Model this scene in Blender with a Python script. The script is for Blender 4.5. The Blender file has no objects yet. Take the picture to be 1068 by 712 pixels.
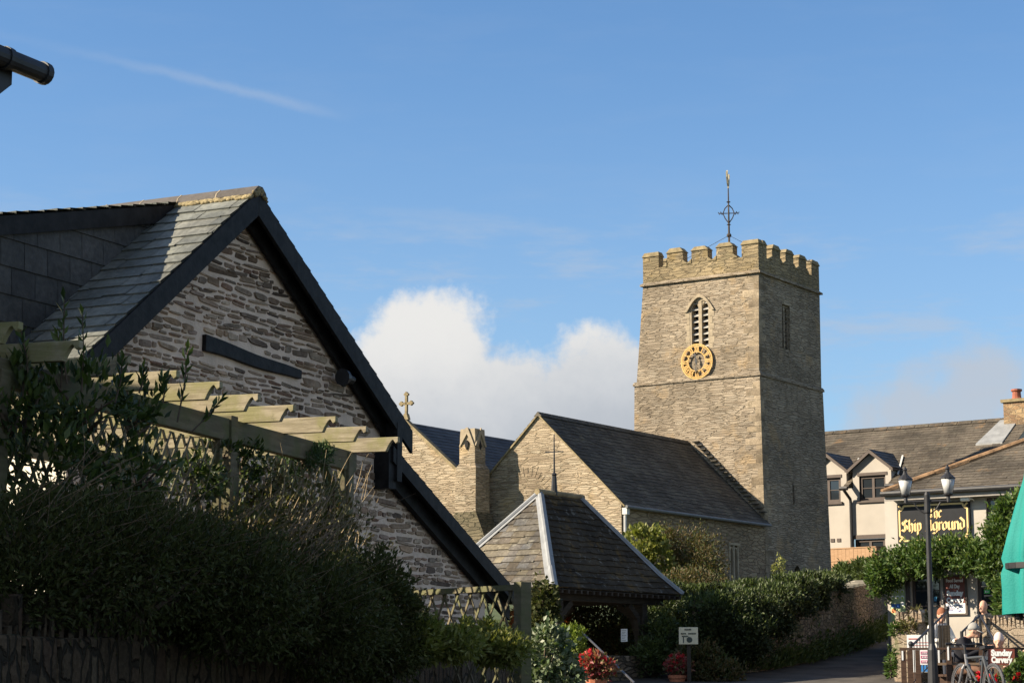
import bpy, bmesh, math, random
import numpy as np
from mathutils import Vector, Matrix
R=math.radians
random.seed(7); rng=np.random.default_rng(11)
S=bpy.context.scene; COL=S.collection

# ------------------------------------------------------------------ camera
F_PX=2070.0; PITCH=math.atan(341/2070)
cd=bpy.data.cameras.new('camera'); cam=bpy.data.objects.new('camera',cd); COL.objects.link(cam)
cam.location=(0,0,1.6); cam.rotation_euler=(math.pi/2+PITCH,0,0)
cd.sensor_width=36; cd.lens=36*F_PX/1068; cd.clip_start=.1; cd.clip_end=9000
S.camera=cam
S.render.resolution_x=1024; S.render.resolution_y=682
# ------------------------------------------------------------------ light
SUN=Vector((-.90,-.16,0)).normalized()*math.cos(R(30)); SUN.z=math.sin(R(30))
sl=bpy.data.lights.new('sun','SUN'); so=bpy.data.objects.new('sun',sl); COL.objects.link(so)
sl.energy=3.7; sl.angle=R(.55); sl.color=(1,.87,.68)
so.rotation_euler=(-SUN).to_track_quat('-Z','Y').to_euler()
SKY_STRENGTH=.05
S.view_settings.view_transform='Standard'; S.view_settings.look='None'
S.view_settings.exposure=1.62; S.view_settings.gamma=1

class NT:
    def __init__(s,tree): s.t=tree; s.n=tree.nodes; s.l=tree.links
    def put(s,sock,val):
        if val is None: return
        if isinstance(val,bpy.types.NodeSocket): s.l.new(val,sock)
        else:
            try: sock.default_value=val
            except Exception:
                if isinstance(val,(tuple,list)): sock.default_value=(*val,1) if len(val)==3 else val
                else: sock.default_value=(val,val,val)
    def node(s,typ,props={},ins={}):
        n=s.n.new(typ)
        for k,v in props.items(): setattr(n,k,v)
        for k,v in ins.items(): s.put(n.inputs[k],v)
        return n
    def m(s,op,a,b=None,c=None,clamp=False):
        n=s.n.new('ShaderNodeMath'); n.operation=op; n.use_clamp=clamp
        s.put(n.inputs[0],a); s.put(n.inputs[1],b); s.put(n.inputs[2],c)
        return n.outputs[0]
    def vm(s,op,a,b=None):
        n=s.n.new('ShaderNodeVectorMath'); n.operation=op
        s.put(n.inputs[0],a); s.put(n.inputs[1],b); return n.outputs[0]
    def noise(s,vec,scale,detail=4,rough=.55,dim='3D'):
        n=s.node('ShaderNodeTexNoise',{'noise_dimensions':dim},{'Scale':scale,'Detail':detail,'Roughness':rough})
        if vec is not None: s.l.new(vec,n.inputs['Vector'])
        return n
    def mix(s,f,a,b,typ='MIX'):
        n=s.n.new('ShaderNodeMix'); n.data_type='RGBA'; n.blend_type=typ
        s.put(n.inputs[0],f); s.put(n.inputs[6],a); s.put(n.inputs[7],b); return n.outputs[2]
    def ss(s,x,a,b,lo=0.,hi=1.):
        n=s.n.new('ShaderNodeMapRange'); n.interpolation_type='SMOOTHSTEP'
        s.put(n.inputs[0],x); s.put(n.inputs[1],a); s.put(n.inputs[2],b); s.put(n.inputs[3],lo); s.put(n.inputs[4],hi); return n.outputs[0]
    def ramp(s,f,stops,interp='LINEAR'):
        n=s.n.new('ShaderNodeValToRGB'); cr=n.color_ramp; cr.interpolation=interp
        while len(cr.elements)<len(stops): cr.elements.new(.5)
        for e,(p,c) in zip(cr.elements,stops): e.position=p; e.color=(*c,1)
        s.put(n.inputs[0],f); return n.outputs[0]

def build_world():
    W=bpy.data.worlds.new('World'); S.world=W; W.use_nodes=True
    T=NT(W.node_tree); T.n.clear()
    out=T.node('ShaderNodeOutputWorld'); bg=T.node('ShaderNodeBackground',{},{'Strength':SKY_STRENGTH})
    T.l.new(bg.outputs[0],out.inputs[0])
    sky=T.node('ShaderNodeTexSky'); sky.sky_type='NISHITA'; sky.sun_disc=False
    sky.sun_elevation=R(30); sky.sun_rotation=math.atan2(SUN.x,SUN.y)%(2*math.pi)
    sky.air_density=1.0; sky.dust_density=.35; sky.ozone_density=3.0; sky.altitude=100
    tc=T.node('ShaderNodeTexCoord'); d=tc.outputs['Generated']
    sep=T.node('ShaderNodeSeparateXYZ'); T.l.new(d,sep.inputs[0])
    az=T.m('ARCTAN2',sep.outputs[0],sep.outputs[1]); el=T.m('ARCSINE',sep.outputs[2])
    comb=T.node('ShaderNodeCombineXYZ'); T.l.new(az,comb.inputs[0]); T.l.new(el,comb.inputs[1]); P=comb.outputs[0]
    big=T.noise(P,22,7,.6,'2D').outputs[0]; fine=T.noise(P,75,5,.6,'2D').outputs[0]
    n=T.m('ADD',T.m('MULTIPLY',T.m('SUBTRACT',big,.5),1.5),T.m('MULTIPLY',T.m('SUBTRACT',fine,.5),.6))
    def ell(cx,cy,rx,ry):
        a=T.m('DIVIDE',T.m('SUBTRACT',az,cx),rx); b=T.m('DIVIDE',T.m('SUBTRACT',el,cy),ry)
        return T.m('SUBTRACT',1,T.m('SQRT',T.m('ADD',T.m('MULTIPLY',a,a),T.m('MULTIPLY',b,b))))
    e=ell(-.045,.140,.047,.060); e=T.m('MAXIMUM',e,ell(-.005,.115,.06,.055)); e=T.m('MAXIMUM',e,ell(.044,.128,.047,.050)); e=T.m('MAXIMUM',e,ell(-.03,.075,.13,.06))
    c1=T.ss(T.m('ADD',e,T.m('MULTIPLY',n,.52)),.02,.32)
    e2=T.m('MAXIMUM',ell(.215,.118,.062,.040),ell(.235,.138,.035,.034)); c2=T.ss(T.m('ADD',e2,T.m('MULTIPLY',n,.75)),-.05,.7,0,.8)
    # thin veil and streaks
    mp=T.node('ShaderNodeMapping'); T.l.new(P,mp.inputs[0]); mp.inputs['Scale'].default_value=(11,52,1); mp.inputs['Rotation'].default_value=(0,0,R(-7))
    st=T.noise(mp.outputs[0],1.0,6,.62,'2D').outputs[0]
    band=T.m('MULTIPLY',T.ss(el,.08,.15),T.ss(el,.195,.245,1,0))
    veil=T.m('MULTIPLY',T.ss(st,.44,.74,0,.55),T.m('ADD',T.m('MULTIPLY',band,.9),.07))
    # contrail
    mp2=T.node('ShaderNodeMapping'); T.l.new(P,mp2.inputs[0]); mp2.inputs['Location'].default_value=(.225,-.3035,0)
    sx=T.m('ADD',az,.243); 
    wob=T.m('MULTIPLY',T.m('SUBTRACT',fine,.5),.0035)
    sy=T.m('ADD',T.m('SUBTRACT',el,.3035),T.m('ADD',T.m('ADD',T.m('MULTIPLY',sx,.135),T.m('MULTIPLY',T.m('MULTIPLY',sx,sx),.33)),wob))
    tl=T.m('MULTIPLY',T.ss(T.m('ABSOLUTE',sy),.0,.0040,1,0),T.m('MULTIPLY',T.ss(sx,.0,.09,0.18,1),T.ss(sx,.12,.165,1,0)))
    tl=T.m('MULTIPLY',tl,.21)
    # colours
    up=T.ss(T.m('ADD',T.m('ADD',el,T.m('MULTIPLY',n,.022)),T.m('MULTIPLY',az,-.18)),.095,.185)
    K=.80/(SKY_STRENGTH*2**S.view_settings.exposure)
    cc=T.ramp(up,[(0,(.60*K,.65*K,.72*K)),(.4,(.78*K,.81*K,.85*K)),(1,(1.04*K,1.03*K,1.01*K))])
    cg=(.66*K,.71*K,.79*K)
    skc=T.mix(1,sky.outputs[0],(.78,.97,1.10),'MULTIPLY')
    skc=T.mix(T.ss(el,.02,.34,.38,0),skc,(.56*K,.68*K,.84*K))
    c=T.mix(veil,skc,(.60*K,.70*K,.85*K)); c=T.mix(tl,c,(.72*K,.78*K,.88*K))
    far=T.noise(d,2.6,6,.6).outputs[0]  # unseen clouds added away from the view to whiten the fill light
    c3=T.m('MULTIPLY',T.m('MULTIPLY',T.ss(far,.47,.60,0,.85),T.ss(T.m('ABSOLUTE',az),.36,.7)),T.ss(el,.02,.15))
    c=T.mix(c3,c,(.74*K,.73*K,.72*K)); c=T.mix(c2,c,cg); c=T.mix(c1,c,cc)
    T.l.new(c,bg.inputs[0])
build_world()

# ------------------------------------------------------------------ materials
MATS={}
def newmat(name):
    m=bpy.data.materials.new(name); m.use_nodes=True; MATS[name]=m
    T=NT(m.node_tree); b=m.node_tree.nodes['Principled BSDF']
    return m,T,b
def plain(name,col,rough=.7,var=.18,scale=6,metal=0,spec=.4,bump=0,bscale=60):
    m,T,b=newmat(name)
    tc=T.node('ShaderNodeTexCoord'); n=T.noise(tc.outputs['Object'],scale,6,.6)
    f=T.ss(n.outputs[0],.25,.75,1-var,1+var)
    T.put(b.inputs['Base Color'],T.mix(1,col,f,'MULTIPLY'))
    b.inputs['Roughness'].default_value=rough; b.inputs['Metallic'].default_value=metal
    b.inputs['Specular IOR Level'].default_value=spec
    if bump:
        nb=T.noise(tc.outputs['Object'],bscale,4,.6)
        T.l.new(T.node('ShaderNodeBump',{},{'Height':nb.outputs[0],'Distance':bump,'Strength':1}).outputs[0],b.inputs['Normal'])
    return m
def rubble(name,cols,mortar,su,sv,m0=.05,m1=.13,bump=.02,dist=.25,stain=None,stscale=.6,rough=.92,big=0.0,rnd=.95,wv=0):
    m,T,b=newmat(name)
    uv=T.node('ShaderNodeUVMap').outputs[0]
    nz=T.noise(uv,2.2,3,.6,'2D'); 
    off=T.vm('MULTIPLY',T.vm('SUBTRACT',nz.outputs['Color'],(.5,.5,.5)),(su*dist*2,sv*dist*2,0))
    nf=T.noise(uv,14,3,.6,'2D')
    off2=T.vm('MULTIPLY',T.vm('SUBTRACT',nf.outputs['Color'],(.5,.5,.5)),(su*.22,sv*.38,0))
    p=T.vm('MULTIPLY',T.vm('ADD',T.vm('ADD',uv,off),off2),(1/su,1/sv,1))
    def vor(vec,rnd):
        v=T.node('ShaderNodeTexVoronoi',{'voronoi_dimensions':'2D','feature':'F1'},{'Scale':1,'Randomness':rnd}); T.l.new(vec,v.inputs['Vector'])
        e=T.node('ShaderNodeTexVoronoi',{'voronoi_dimensions':'2D','feature':'DISTANCE_TO_EDGE'},{'Scale':1,'Randomness':rnd}); T.l.new(vec,e.inputs['Vector'])
        return v.outputs['Color'],e.outputs['Distance']
    ca,da=vor(p,rnd); cb,db=vor(T.vm('MULTIPLY',p,(.70,.66,1) if wv else (.74,.76,1)),rnd)
    sel=T.ss(T.noise(uv,1.1,2,.5,'2D').outputs[0],.52-big,.56-big)
    colr=T.mix(sel,ca,cb); dd=T.m('ADD',T.m('MULTIPLY',da,T.m('SUBTRACT',1,sel)),T.m('MULTIPLY',db,T.m('MULTIPLY',sel,1.25)))
    sp=T.node('ShaderNodeSeparateColor'); T.l.new(colr,sp.inputs[0])
    nb=T.noise(uv,30,6,.65,'2D'); dd2=T.m('ADD',dd,T.m('MULTIPLY',T.m('SUBTRACT',nb.outputs[0],.5),.10))
    dd2=T.m('ADD',dd2,T.m('MULTIPLY',T.m('SUBTRACT',sp.outputs[1],.5),.05))
    mask=T.ss(dd2,m0,m1)
    k=len(cols); sc=T.ramp(sp.outputs[0],[(i/max(1,k-1),c) for i,c in enumerate(cols)])
    sc=T.mix(1,sc,T.ss(nb.outputs[0],.25,.75,.72,1.25),'MULTIPLY')
    mc=T.mix(1,mortar,T.ss(T.noise(uv,5,5,.6,'2D').outputs[0],.25,.75,.8,1.15),'MULTIPLY')
    c=T.mix(mask,mc,sc)
    ws=T.noise(uv,.35,5,.6,'2D'); c=T.mix(1,c,T.ss(ws.outputs[0],.3,.7,.80,1.16),'MULTIPLY')
    if stain:
        s1=T.noise(uv,stscale,6,.65,'2D'); c=T.mix(T.ss(s1.outputs[0],.56,.70,0,.7),c,stain)
    T.l.new(c,b.inputs['Base Color']); b.inputs['Roughness'].default_value=rough; b.inputs['Specular IOR Level'].default_value=.2
    h=T.m('ADD',T.m('MULTIPLY',mask,.8),T.m('ADD',T.m('MULTIPLY',nb.outputs[0],.35),T.m('MULTIPLY',sp.outputs[2],T.m('MULTIPLY',mask,.6))))
    T.l.new(T.node('ShaderNodeBump',{},{'Height':h,'Distance':bump,'Strength':1}).outputs[0],b.inputs['Normal'])
    return m
def slatemat(name,cols,lichen=None,lam=.5,rough=.55,spec=.4,lscale=1.6):
    m,T,b=newmat(name)
    uv=T.node('ShaderNodeUVMap').outputs[0]
    a=T.node('ShaderNodeAttribute',{'attribute_name':'rnd'}).outputs['Fac']
    k=len(cols); c=T.ramp(a,[(i/max(1,k-1),q) for i,q in enumerate(cols)])
    n=T.noise(uv,18,6,.65,'2D'); c=T.mix(1,c,T.ss(n.outputs[0],.25,.75,.75,1.25),'MULTIPLY')
    n2=T.noise(uv,.8,6,.65,'2D'); c=T.mix(1,c,T.ss(n2.outputs[0],.3,.7,.6,1.4),'MULTIPLY')
    if lichen:
        for q,(lc,lo) in enumerate(lichen):
            nl=T.noise(T.vm('ADD',uv,(q*7.3,q*3.1,0)),lscale*(1+q),8,.72,'2D'); c=T.mix(T.ss(nl.outputs[0],lo,lo+.12,0,lam),c,lc)
    T.l.new(c,b.inputs['Base Color']); b.inputs['Roughness'].default_value=rough; b.inputs['Specular IOR Level'].default_value=spec
    T.l.new(T.node('ShaderNodeBump',{},{'Height':n.outputs[0],'Distance':.006,'Strength':.8}).outputs[0],b.inputs['Normal'])
    return m
def woodmat(name,c1,c2,green=None,rough=.8):
    m,T,b=newmat(name)
    tc=T.node('ShaderNodeTexCoord'); uv=T.node('ShaderNodeUVMap').outputs[0]
    a=T.node('ShaderNodeAttribute',{'attribute_name':'rnd'}).outputs['Fac']
    p=T.vm('ADD',T.vm('MULTIPLY',uv,(2.0,22,1)),T.node('ShaderNodeCombineXYZ',{},{'X':T.m('MULTIPLY',a,9.),'Y':T.m('MULTIPLY',a,37.)}).outputs[0])
    g=T.noise(p,1.5,6,.65,'2D'); c=T.mix(T.ss(g.outputs[0],.36,.64),c1,c2)
    if green:
        n=T.noise(tc.outputs['Object'],3.5,5,.65); c=T.mix(T.ss(n.outputs[0],.40,.60,0,.8),c,green)
    sp=T.noise(tc.outputs['Object'],24,5,.7); c=T.mix(T.ss(sp.outputs[0],.60,.72,0,.5),c,(c1[0]*.4,c1[1]*.4,c1[2]*.35))
    T.l.new(c,b.inputs['Base Color']); b.inputs['Roughness'].default_value=rough; b.inputs['Specular IOR Level'].default_value=.25
    T.l.new(T.node('ShaderNodeBump',{},{'Height':g.outputs[0],'Distance':.004,'Strength':.8}).outputs[0],b.inputs['Normal'])
    return m
def leafmat(name,cols,rough=.5,trans=.22,spec=.35):
    m,T,b=newmat(name)
    a=T.node('ShaderNodeAttribute',{'attribute_name':'rnd'}).outputs['Fac']
    k=len(cols); c=T.ramp(a,[(i/max(1,k-1),q) for i,q in enumerate(cols)])
    T.l.new(c,b.inputs['Base Color']); b.inputs['Roughness'].default_value=rough; b.inputs['Specular IOR Level'].default_value=spec
    tr=T.node('ShaderNodeBsdfTranslucent'); T.l.new(T.mix(1,c,(1.2,1.3,.6),'MULTIPLY'),tr.inputs[0])
    mx=T.node('ShaderNodeMixShader',{},{0:trans}); T.l.new(b.outputs[0],mx.inputs[1]); T.l.new(tr.outputs[0],mx.inputs[2])
    T.l.new(mx.outputs[0],T.n['Material Output'].inputs[0])
    return m
def glassmat(name,col=(.02,.025,.03),rough=.06):
    m,T,b=newmat(name); b.inputs['Base Color'].default_value=(*col,1); b.inputs['Roughness'].default_value=rough; b.inputs['Specular IOR Level'].default_value=.7
    return m

house_mortar=plain('lime_mortar',(.66,.515,.405),.95,.16,3.5,spec=.15,bump=.012,bscale=22)
house_stone=slatemat('house_rubble_stone',[(.13,.085,.055),(.26,.18,.12),(.36,.265,.185),(.21,.12,.08),(.40,.31,.225),(.11,.08,.062),(.29,.215,.155),(.23,.165,.13),(.33,.22,.135)],[((.36,.29,.22),.56)],.6,.9,.15,4)
church_stone=rubble('church_rubble',[(.26,.20,.133),(.335,.265,.185),(.40,.325,.23),(.29,.23,.158),(.365,.305,.22),(.22,.168,.115)],(.30,.237,.16),.56,.072,.03,.14,.035,.12,stain=(.40,.29,.16),stscale=.5)
tower_stone=rubble('tower_rubble',[(.225,.178,.126),(.29,.236,.174),(.345,.285,.21),(.255,.208,.153),(.32,.27,.205),(.19,.152,.11)],(.25,.203,.145),.56,.070,.03,.15,.04,.12,stain=(.36,.26,.15),stscale=.55)
parapet_stone=rubble('parapet_rubble',[(.20,.165,.10),(.27,.215,.13),(.32,.25,.15),(.17,.14,.09)],(.25,.20,.125),.5,.10,.03,.12,.06,.25,stain=(.22,.16,.07),stscale=1.4)
yard_stone=rubble('yard_rubble',[(.10,.075,.05),(.20,.15,.10),(.15,.105,.065),(.26,.20,.14)],(.09,.07,.05),.30,.085,.03,.16,.05,.3,stain=(.06,.07,.03),stscale=1.0)
terrace_stone=rubble('terrace_rubble',[(.24,.19,.14),(.32,.26,.19),(.27,.20,.14),(.38,.32,.25)],(.33,.27,.20),.34,.10,.04,.13,.05,.3,stain=(.12,.13,.06),stscale=1.1)
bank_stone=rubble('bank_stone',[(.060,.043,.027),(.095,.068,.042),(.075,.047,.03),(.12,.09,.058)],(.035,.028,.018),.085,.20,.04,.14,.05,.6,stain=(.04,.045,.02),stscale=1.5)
dressed=plain('dressed_stone',(.30,.245,.17),.9,.22,5,bump=.006,bscale=30)
coping_st=plain('coping_lichen',(.22,.175,.10),.95,.35,4,bump=.012,bscale=18)
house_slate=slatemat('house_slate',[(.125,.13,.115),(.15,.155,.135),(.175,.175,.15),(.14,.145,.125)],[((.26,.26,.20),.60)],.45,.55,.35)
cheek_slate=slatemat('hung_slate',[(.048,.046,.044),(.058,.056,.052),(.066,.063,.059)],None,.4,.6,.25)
nave_slate=slatemat('nave_slate',[(.048,.042,.034),(.062,.055,.045),(.078,.068,.052),(.052,.046,.038)],[((.12,.10,.06),.55),((.16,.15,.12),.58)],.5,.75,.25)
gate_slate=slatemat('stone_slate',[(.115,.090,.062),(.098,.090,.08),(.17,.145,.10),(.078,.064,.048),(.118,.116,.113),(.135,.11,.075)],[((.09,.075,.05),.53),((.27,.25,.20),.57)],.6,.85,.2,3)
gate_slate_shade=slatemat('shaded_mossy_slate',[(.036,.027,.017),(.052,.040,.025),(.044,.034,.022)],[((.13,.08,.025),.55),((.20,.19,.165),.575)],.7,.85,.12,2.6)  # darker copy of the stone slate: shade of the unlit slopes in colour, plus lichen
pub_slate=slatemat('pub_slate',[(.062,.053,.042),(.080,.068,.053),(.095,.080,.062),(.07,.059,.047)],[((.20,.11,.04),.60),((.14,.13,.10),.56)],.5,.85,.2)
lead=plain('lead_flashing',(.23,.235,.235),.55,.2,4,metal=.0,spec=.5,bump=.004,bscale=12)
black_board=plain('black_painted_board',(.012,.011,.011),.6,.7,9,spec=.2,bump=.004,bscale=14)
iron=plain('black_iron',(.02,.02,.022),.5,.3,10,spec=.4)
rust_iron=plain('weathered_iron',(.055,.045,.04),.7,.4,12,spec=.3)
ridge_tile=plain('ridge_tile',(.085,.075,.068),.85,.3,6,bump=.005,bscale=25)
lichen_mortar=plain('lichened_mortar',(.25,.20,.105),.95,.5,22,bump=.015,bscale=35)
orange_tile=plain('orange_lichen_tile',(.24,.145,.075),.9,.5,5,bump=.006,bscale=25)
cream=plain('cream_render',(.395,.36,.315),.9,.11,.9,spec=.2,bump=.002,bscale=90)
white_render=plain('white_render',(.78,.72,.60),.9,.08,1.5,spec=.2,bump=.002,bscale=90)
pergola_wood=woodmat('pergola_wood',(.24,.20,.13),(.37,.315,.215),(.225,.21,.085))
dull_wood=woodmat('dull_wood',(.115,.095,.06),(.16,.135,.085),(.10,.105,.045))
oak=woodmat('dark_oak',(.03,.024,.018),(.05,.04,.03))
brown_wood=woodmat('brown_wood',(.055,.032,.022),(.085,.05,.033))
slat_wood=woodmat('slat_wood',(.16,.11,.075),(.22,.16,.11))
fence_wood=woodmat('orange_board',(.30,.185,.105),(.37,.235,.14))
frame_brown=plain('brown_frame',(.075,.055,.045),.6,.15)
glass=glassmat('window_glass'); dark_in=plain('dark_interior',(.012,.011,.01),.9,.2)
frost=plain('frosted_glass',(.42,.42,.41),.35,.05,spec=.5)
gold=plain('gold_leaf',(.52,.30,.06),.42,.12,8,spec=.6)
sign_gold=plain('sign_gold',(.66,.47,.20),.55,.08)
sign_black=plain('sign_black',(.010,.011,.014),.55,.2,spec=.2)
maroon=plain('maroon_board',(.17,.045,.03),.5,.08)
white_paint=plain('white_paint',(.80,.80,.78),.6,.05)
teal=plain('teal_canvas',(.003,.185,.165),.75,.08,3,bump=.002,bscale=120)
terracotta=plain('terracotta',(.46,.16,.08),.85,.2,8)
asphalt=plain('asphalt',(.062,.054,.046),.9,.5,1.6,bump=.004,bscale=90)
grass=plain('rough_grass',(.055,.075,.025),.95,.4,2,bump=.02,bscale=12)
soil=plain('soil',(.06,.045,.03),.95,.4,3,bump=.02,bscale=10)
stem=plain('bark',(.09,.065,.045),.9,.3,10)
dry=plain('dry_stem',(.22,.155,.10),.8,.3,10)
pale_stem=plain('pale_stem',(.30,.22,.12),.75,.3,10)
L_dark=leafmat('dark_hedge_leaf',[(.030,.036,.012),(.050,.058,.018),(.072,.080,.024),(.042,.050,.014),(.075,.062,.026)],.6,.2,.15)
L_laurel=leafmat('laurel_leaf',[(.022,.038,.012),(.038,.062,.018),(.06,.09,.022),(.09,.115,.028)],.4,.3)
L_fuch=leafmat('shrub_leaf',[(.05,.06,.02),(.10,.10,.03),(.15,.13,.05),(.11,.07,.035),(.07,.09,.025)],.55,.3)
L_yel=leafmat('yellowgreen_leaf',[(.10,.12,.025),(.17,.18,.04),(.23,.22,.06),(.13,.15,.03)],.5,.3)
L_hedge=leafmat('hedge_leaf',[(.035,.055,.015),(.06,.085,.022),(.085,.11,.03),(.05,.07,.02)],.5,.25)
L_ivyd=leafmat('shaded_ivy_leaf',[(.016,.022,.008),(.026,.034,.011),(.036,.044,.014),(.022,.028,.010)],.5,.15,.2)  # dark ivy, with the hedge front's shade put into the leaf colour
L_creep=leafmat('creeper_leaf',[(.03,.06,.014),(.055,.10,.022),(.085,.135,.03),(.12,.15,.04)],.5,.3)
L_brown=leafmat('autumn_leaf',[(.07,.055,.02),(.10,.068,.025),(.075,.08,.025),(.12,.07,.028),(.05,.062,.02),(.06,.075,.022)],.6,.3)
L_red=leafmat('red_leaf',[(.22,.04,.04),(.34,.05,.06),(.22,.13,.07),(.13,.13,.05),(.36,.10,.10),(.08,.10,.03)],.5,.3)
L_orange=leafmat('orange_leaf',[(.28,.10,.04),(.35,.07,.03),(.22,.17,.05),(.14,.13,.04)],.5,.3)
L_conif=leafmat('conifer_leaf',[(.10,.15,.02),(.16,.21,.03),(.22,.26,.045)],.6,.3)
L_varie=leafmat('variegated_leaf',[(.05,.08,.03),(.09,.13,.06),(.30,.32,.22),(.06,.10,.035)],.5,.2)
L_junip=leafmat('juniper_leaf',[(.03,.06,.02),(.05,.09,.03),(.07,.12,.035)],.6,.2)

# ------------------------------------------------------------------ mesh helpers
def V(*a): return Vector(a)
class MB:
    def __init__(s): s.v=[]; s.f=[]; s.mi=[]; s.r=[]
    def poly(s,pts,m=0,r=None):
        i=len(s.v); s.v+= [tuple(p) for p in pts]; s.f.append(tuple(range(i,i+len(pts)))); s.mi.append(m); s.r.append(random.random() if r is None else r)
    def hexa(s,c,m=0,r=None):
        r=random.random() if r is None else r
        i=len(s.v); s.v+=[tuple(p) for p in c]
        for q in ((3,2,1,0),(4,5,6,7),(0,1,5,4),(1,2,6,5),(2,3,7,6),(3,0,4,7)): s.f.append(tuple(i+k for k in q)); s.mi.append(m); s.r.append(r)
    def box(s,x0,x1,y0,y1,z0,z1,m=0,r=None):
        s.hexa([(x0,y0,z0),(x1,y0,z0),(x1,y1,z0),(x0,y1,z0),(x0,y0,z1),(x1,y0,z1),(x1,y1,z1),(x0,y1,z1)],m,r)
    def bar(s,p,q,w,h,m=0,up=(0,0,1),r=None):
        p=Vector(p);q=Vector(q);d=(q-p).normalized(); a=d.cross(Vector(up))
        if a.length<1e-4: a=d.cross(Vector((1,0,0)))
        a.normalize(); b=a.cross(d).normalized(); a*=w/2;b*=h/2
        s.hexa([p-a-b,p+a-b,q+a-b,q-a-b,p-a+b,p+a+b,q+a+b,q-a+b],m,r)
    def tube(s,pts,rad,n=6,m=0,cap=True,r=None):
        pts=[Vector(p) for p in pts]; r=random.random() if r is None else r
        if not hasattr(rad,'__len__'): rad=[rad]*len(pts)
        i0=len(s.v); t0=(pts[1]-pts[0]).normalized(); a=t0.orthogonal().normalized()
        for k,p in enumerate(pts):
            t=(pts[min(k+1,len(pts)-1)]-pts[max(k-1,0)]).normalized()
            a=(a-t*a.dot(t)); a=a.normalized() if a.length>1e-6 else t.orthogonal().normalized(); b=t.cross(a)
            for j in range(n):
                g=2*math.pi*j/n; s.v.append(tuple(p+(a*math.cos(g)+b*math.sin(g))*rad[k]))
        for k in range(len(pts)-1):
            for j in range(n):
                j2=(j+1)%n; s.f.append((i0+k*n+j,i0+k*n+j2,i0+(k+1)*n+j2,i0+(k+1)*n+j)); s.mi.append(m); s.r.append(r)
        if cap:
            s.f.append(tuple(i0+j for j in reversed(range(n)))); s.mi.append(m); s.r.append(r)
            e=i0+(len(pts)-1)*n; s.f.append(tuple(e+j for j in range(n))); s.mi.append(m); s.r.append(r)
    def lathe(s,prof,n=16,c=(0,0,0),m=0,ax='z'):
        r0=random.random(); i0=len(s.v)
        for (r,z) in prof:
            for j in range(n):
                g=2*math.pi*j/n; a,b=r*math.cos(g),r*math.sin(g)
                p={'z':(a,b,z),'y':(a,z,b),'x':(z,a,b)}[ax]; s.v.append((p[0]+c[0],p[1]+c[1],p[2]+c[2]))
        for k in range(len(prof)-1):
            for j in range(n):
                j2=(j+1)%n; s.f.append((i0+k*n+j,i0+k*n+j2,i0+(k+1)*n+j2,i0+(k+1)*n+j)); s.mi.append(m); s.r.append(r0)
        s.f.append(tuple(i0+j for j in reversed(range(n)))); s.mi.append(m); s.r.append(r0)
        e=i0+(len(prof)-1)*n; s.f.append(tuple(e+j for j in range(n))); s.mi.append(m); s.r.append(r0)
    def prism(s,pts,d,m=0,r=None):
        r=random.random() if r is None else r
        pts=[Vector(p) for p in pts]; d=Vector(d); n=len(pts); i=len(s.v)
        s.v+=[tuple(p) for p in pts]+[tuple(p+d) for p in pts]
        s.f.append(tuple(reversed(range(i,i+n)))); s.f.append(tuple(range(i+n,i+2*n))); s.mi+=[m,m]; s.r+=[r,r]
        for k in range(n): s.f.append((i+k,i+(k+1)%n,i+n+(k+1)%n,i+n+k)); s.mi.append(m); s.r.append(r)
    def ball(s,c,r,n=10,m=0,sq=(1,1,1)):
        pr=[(max(1e-4,math.sin(math.pi*k/n)),-math.cos(math.pi*k/n)) for k in range(n+1)]; i0=len(s.v); s.lathe([(a*r,b*r) for a,b in pr],n+2,(0,0,0),m)
        for i in range(i0,len(s.v)): p=s.v[i]; s.v[i]=(p[0]*sq[0]+c[0],p[1]*sq[1]+c[1],p[2]*sq[2]+c[2])
    def build(s,name,mats,parent=None,smooth=False,bevel=0,fixn=True):
        me=bpy.data.meshes.new(name); me.from_pydata(s.v,[],s.f)
        if not isinstance(mats,(list,tuple)): mats=[mats]
        for q in mats: me.materials.append(q)
        me.polygons.foreach_set('material_index',s.mi)
        if fixn:
            bm=bmesh.new(); bm.from_mesh(me); bmesh.ops.recalc_face_normals(bm,faces=bm.faces); bm.to_mesh(me); bm.free()
        at_=me.attributes.new('rnd','FLOAT','FACE'); at_.data.foreach_set('value',s.r)
        uvmap(me)
        if smooth: me.polygons.foreach_set('use_smooth',[True]*len(me.polygons))
        o=bpy.data.objects.new(name,me); COL.objects.link(o)
        if parent: o.parent=parent
        if bevel:
            b=o.modifiers.new('bevel','BEVEL'); b.width=bevel; b.segments=2; b.limit_method='ANGLE'; b.angle_limit=R(40)
        return o
def uvmap(me):
    uv=me.uv_layers.new(name='UVMap'); n=len(me.loops); out=np.zeros((n,2))
    for p in me.polygons:
        nn=p.normal
        if abs(nn.z)>.98: t=Vector((1,0,0)); b=Vector((0,1,0))
        else: t=Vector((-nn.y,nn.x,0)).normalized(); b=nn.cross(t)
        for li in p.loop_indices:
            c=me.vertices[me.loops[li].vertex_index].co; out[li]=(c.dot(t),c.dot(b))
    uv.data.foreach_set('uv',out.ravel())
def thing(name,label,cat,loc=(0,0,0),rz=0,group=None):
    o=bpy.data.objects.new(name,None); COL.objects.link(o); o.location=loc; o.rotation_euler=(0,0,R(rz)); o.empty_display_size=.2
    return tag(o,label,cat,group)
def tag(o,label=None,cat=None,group=None,kind=None):
    for k,v in (('label',label),('category',cat),('group',group),('kind',kind)):
        if v: o[k]=v
    return o
def cp(o,parent):
    c=o.copy(); COL.objects.link(c); c.parent=parent
    for ch in list(o.children): cp(ch,c)
    return c
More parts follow.
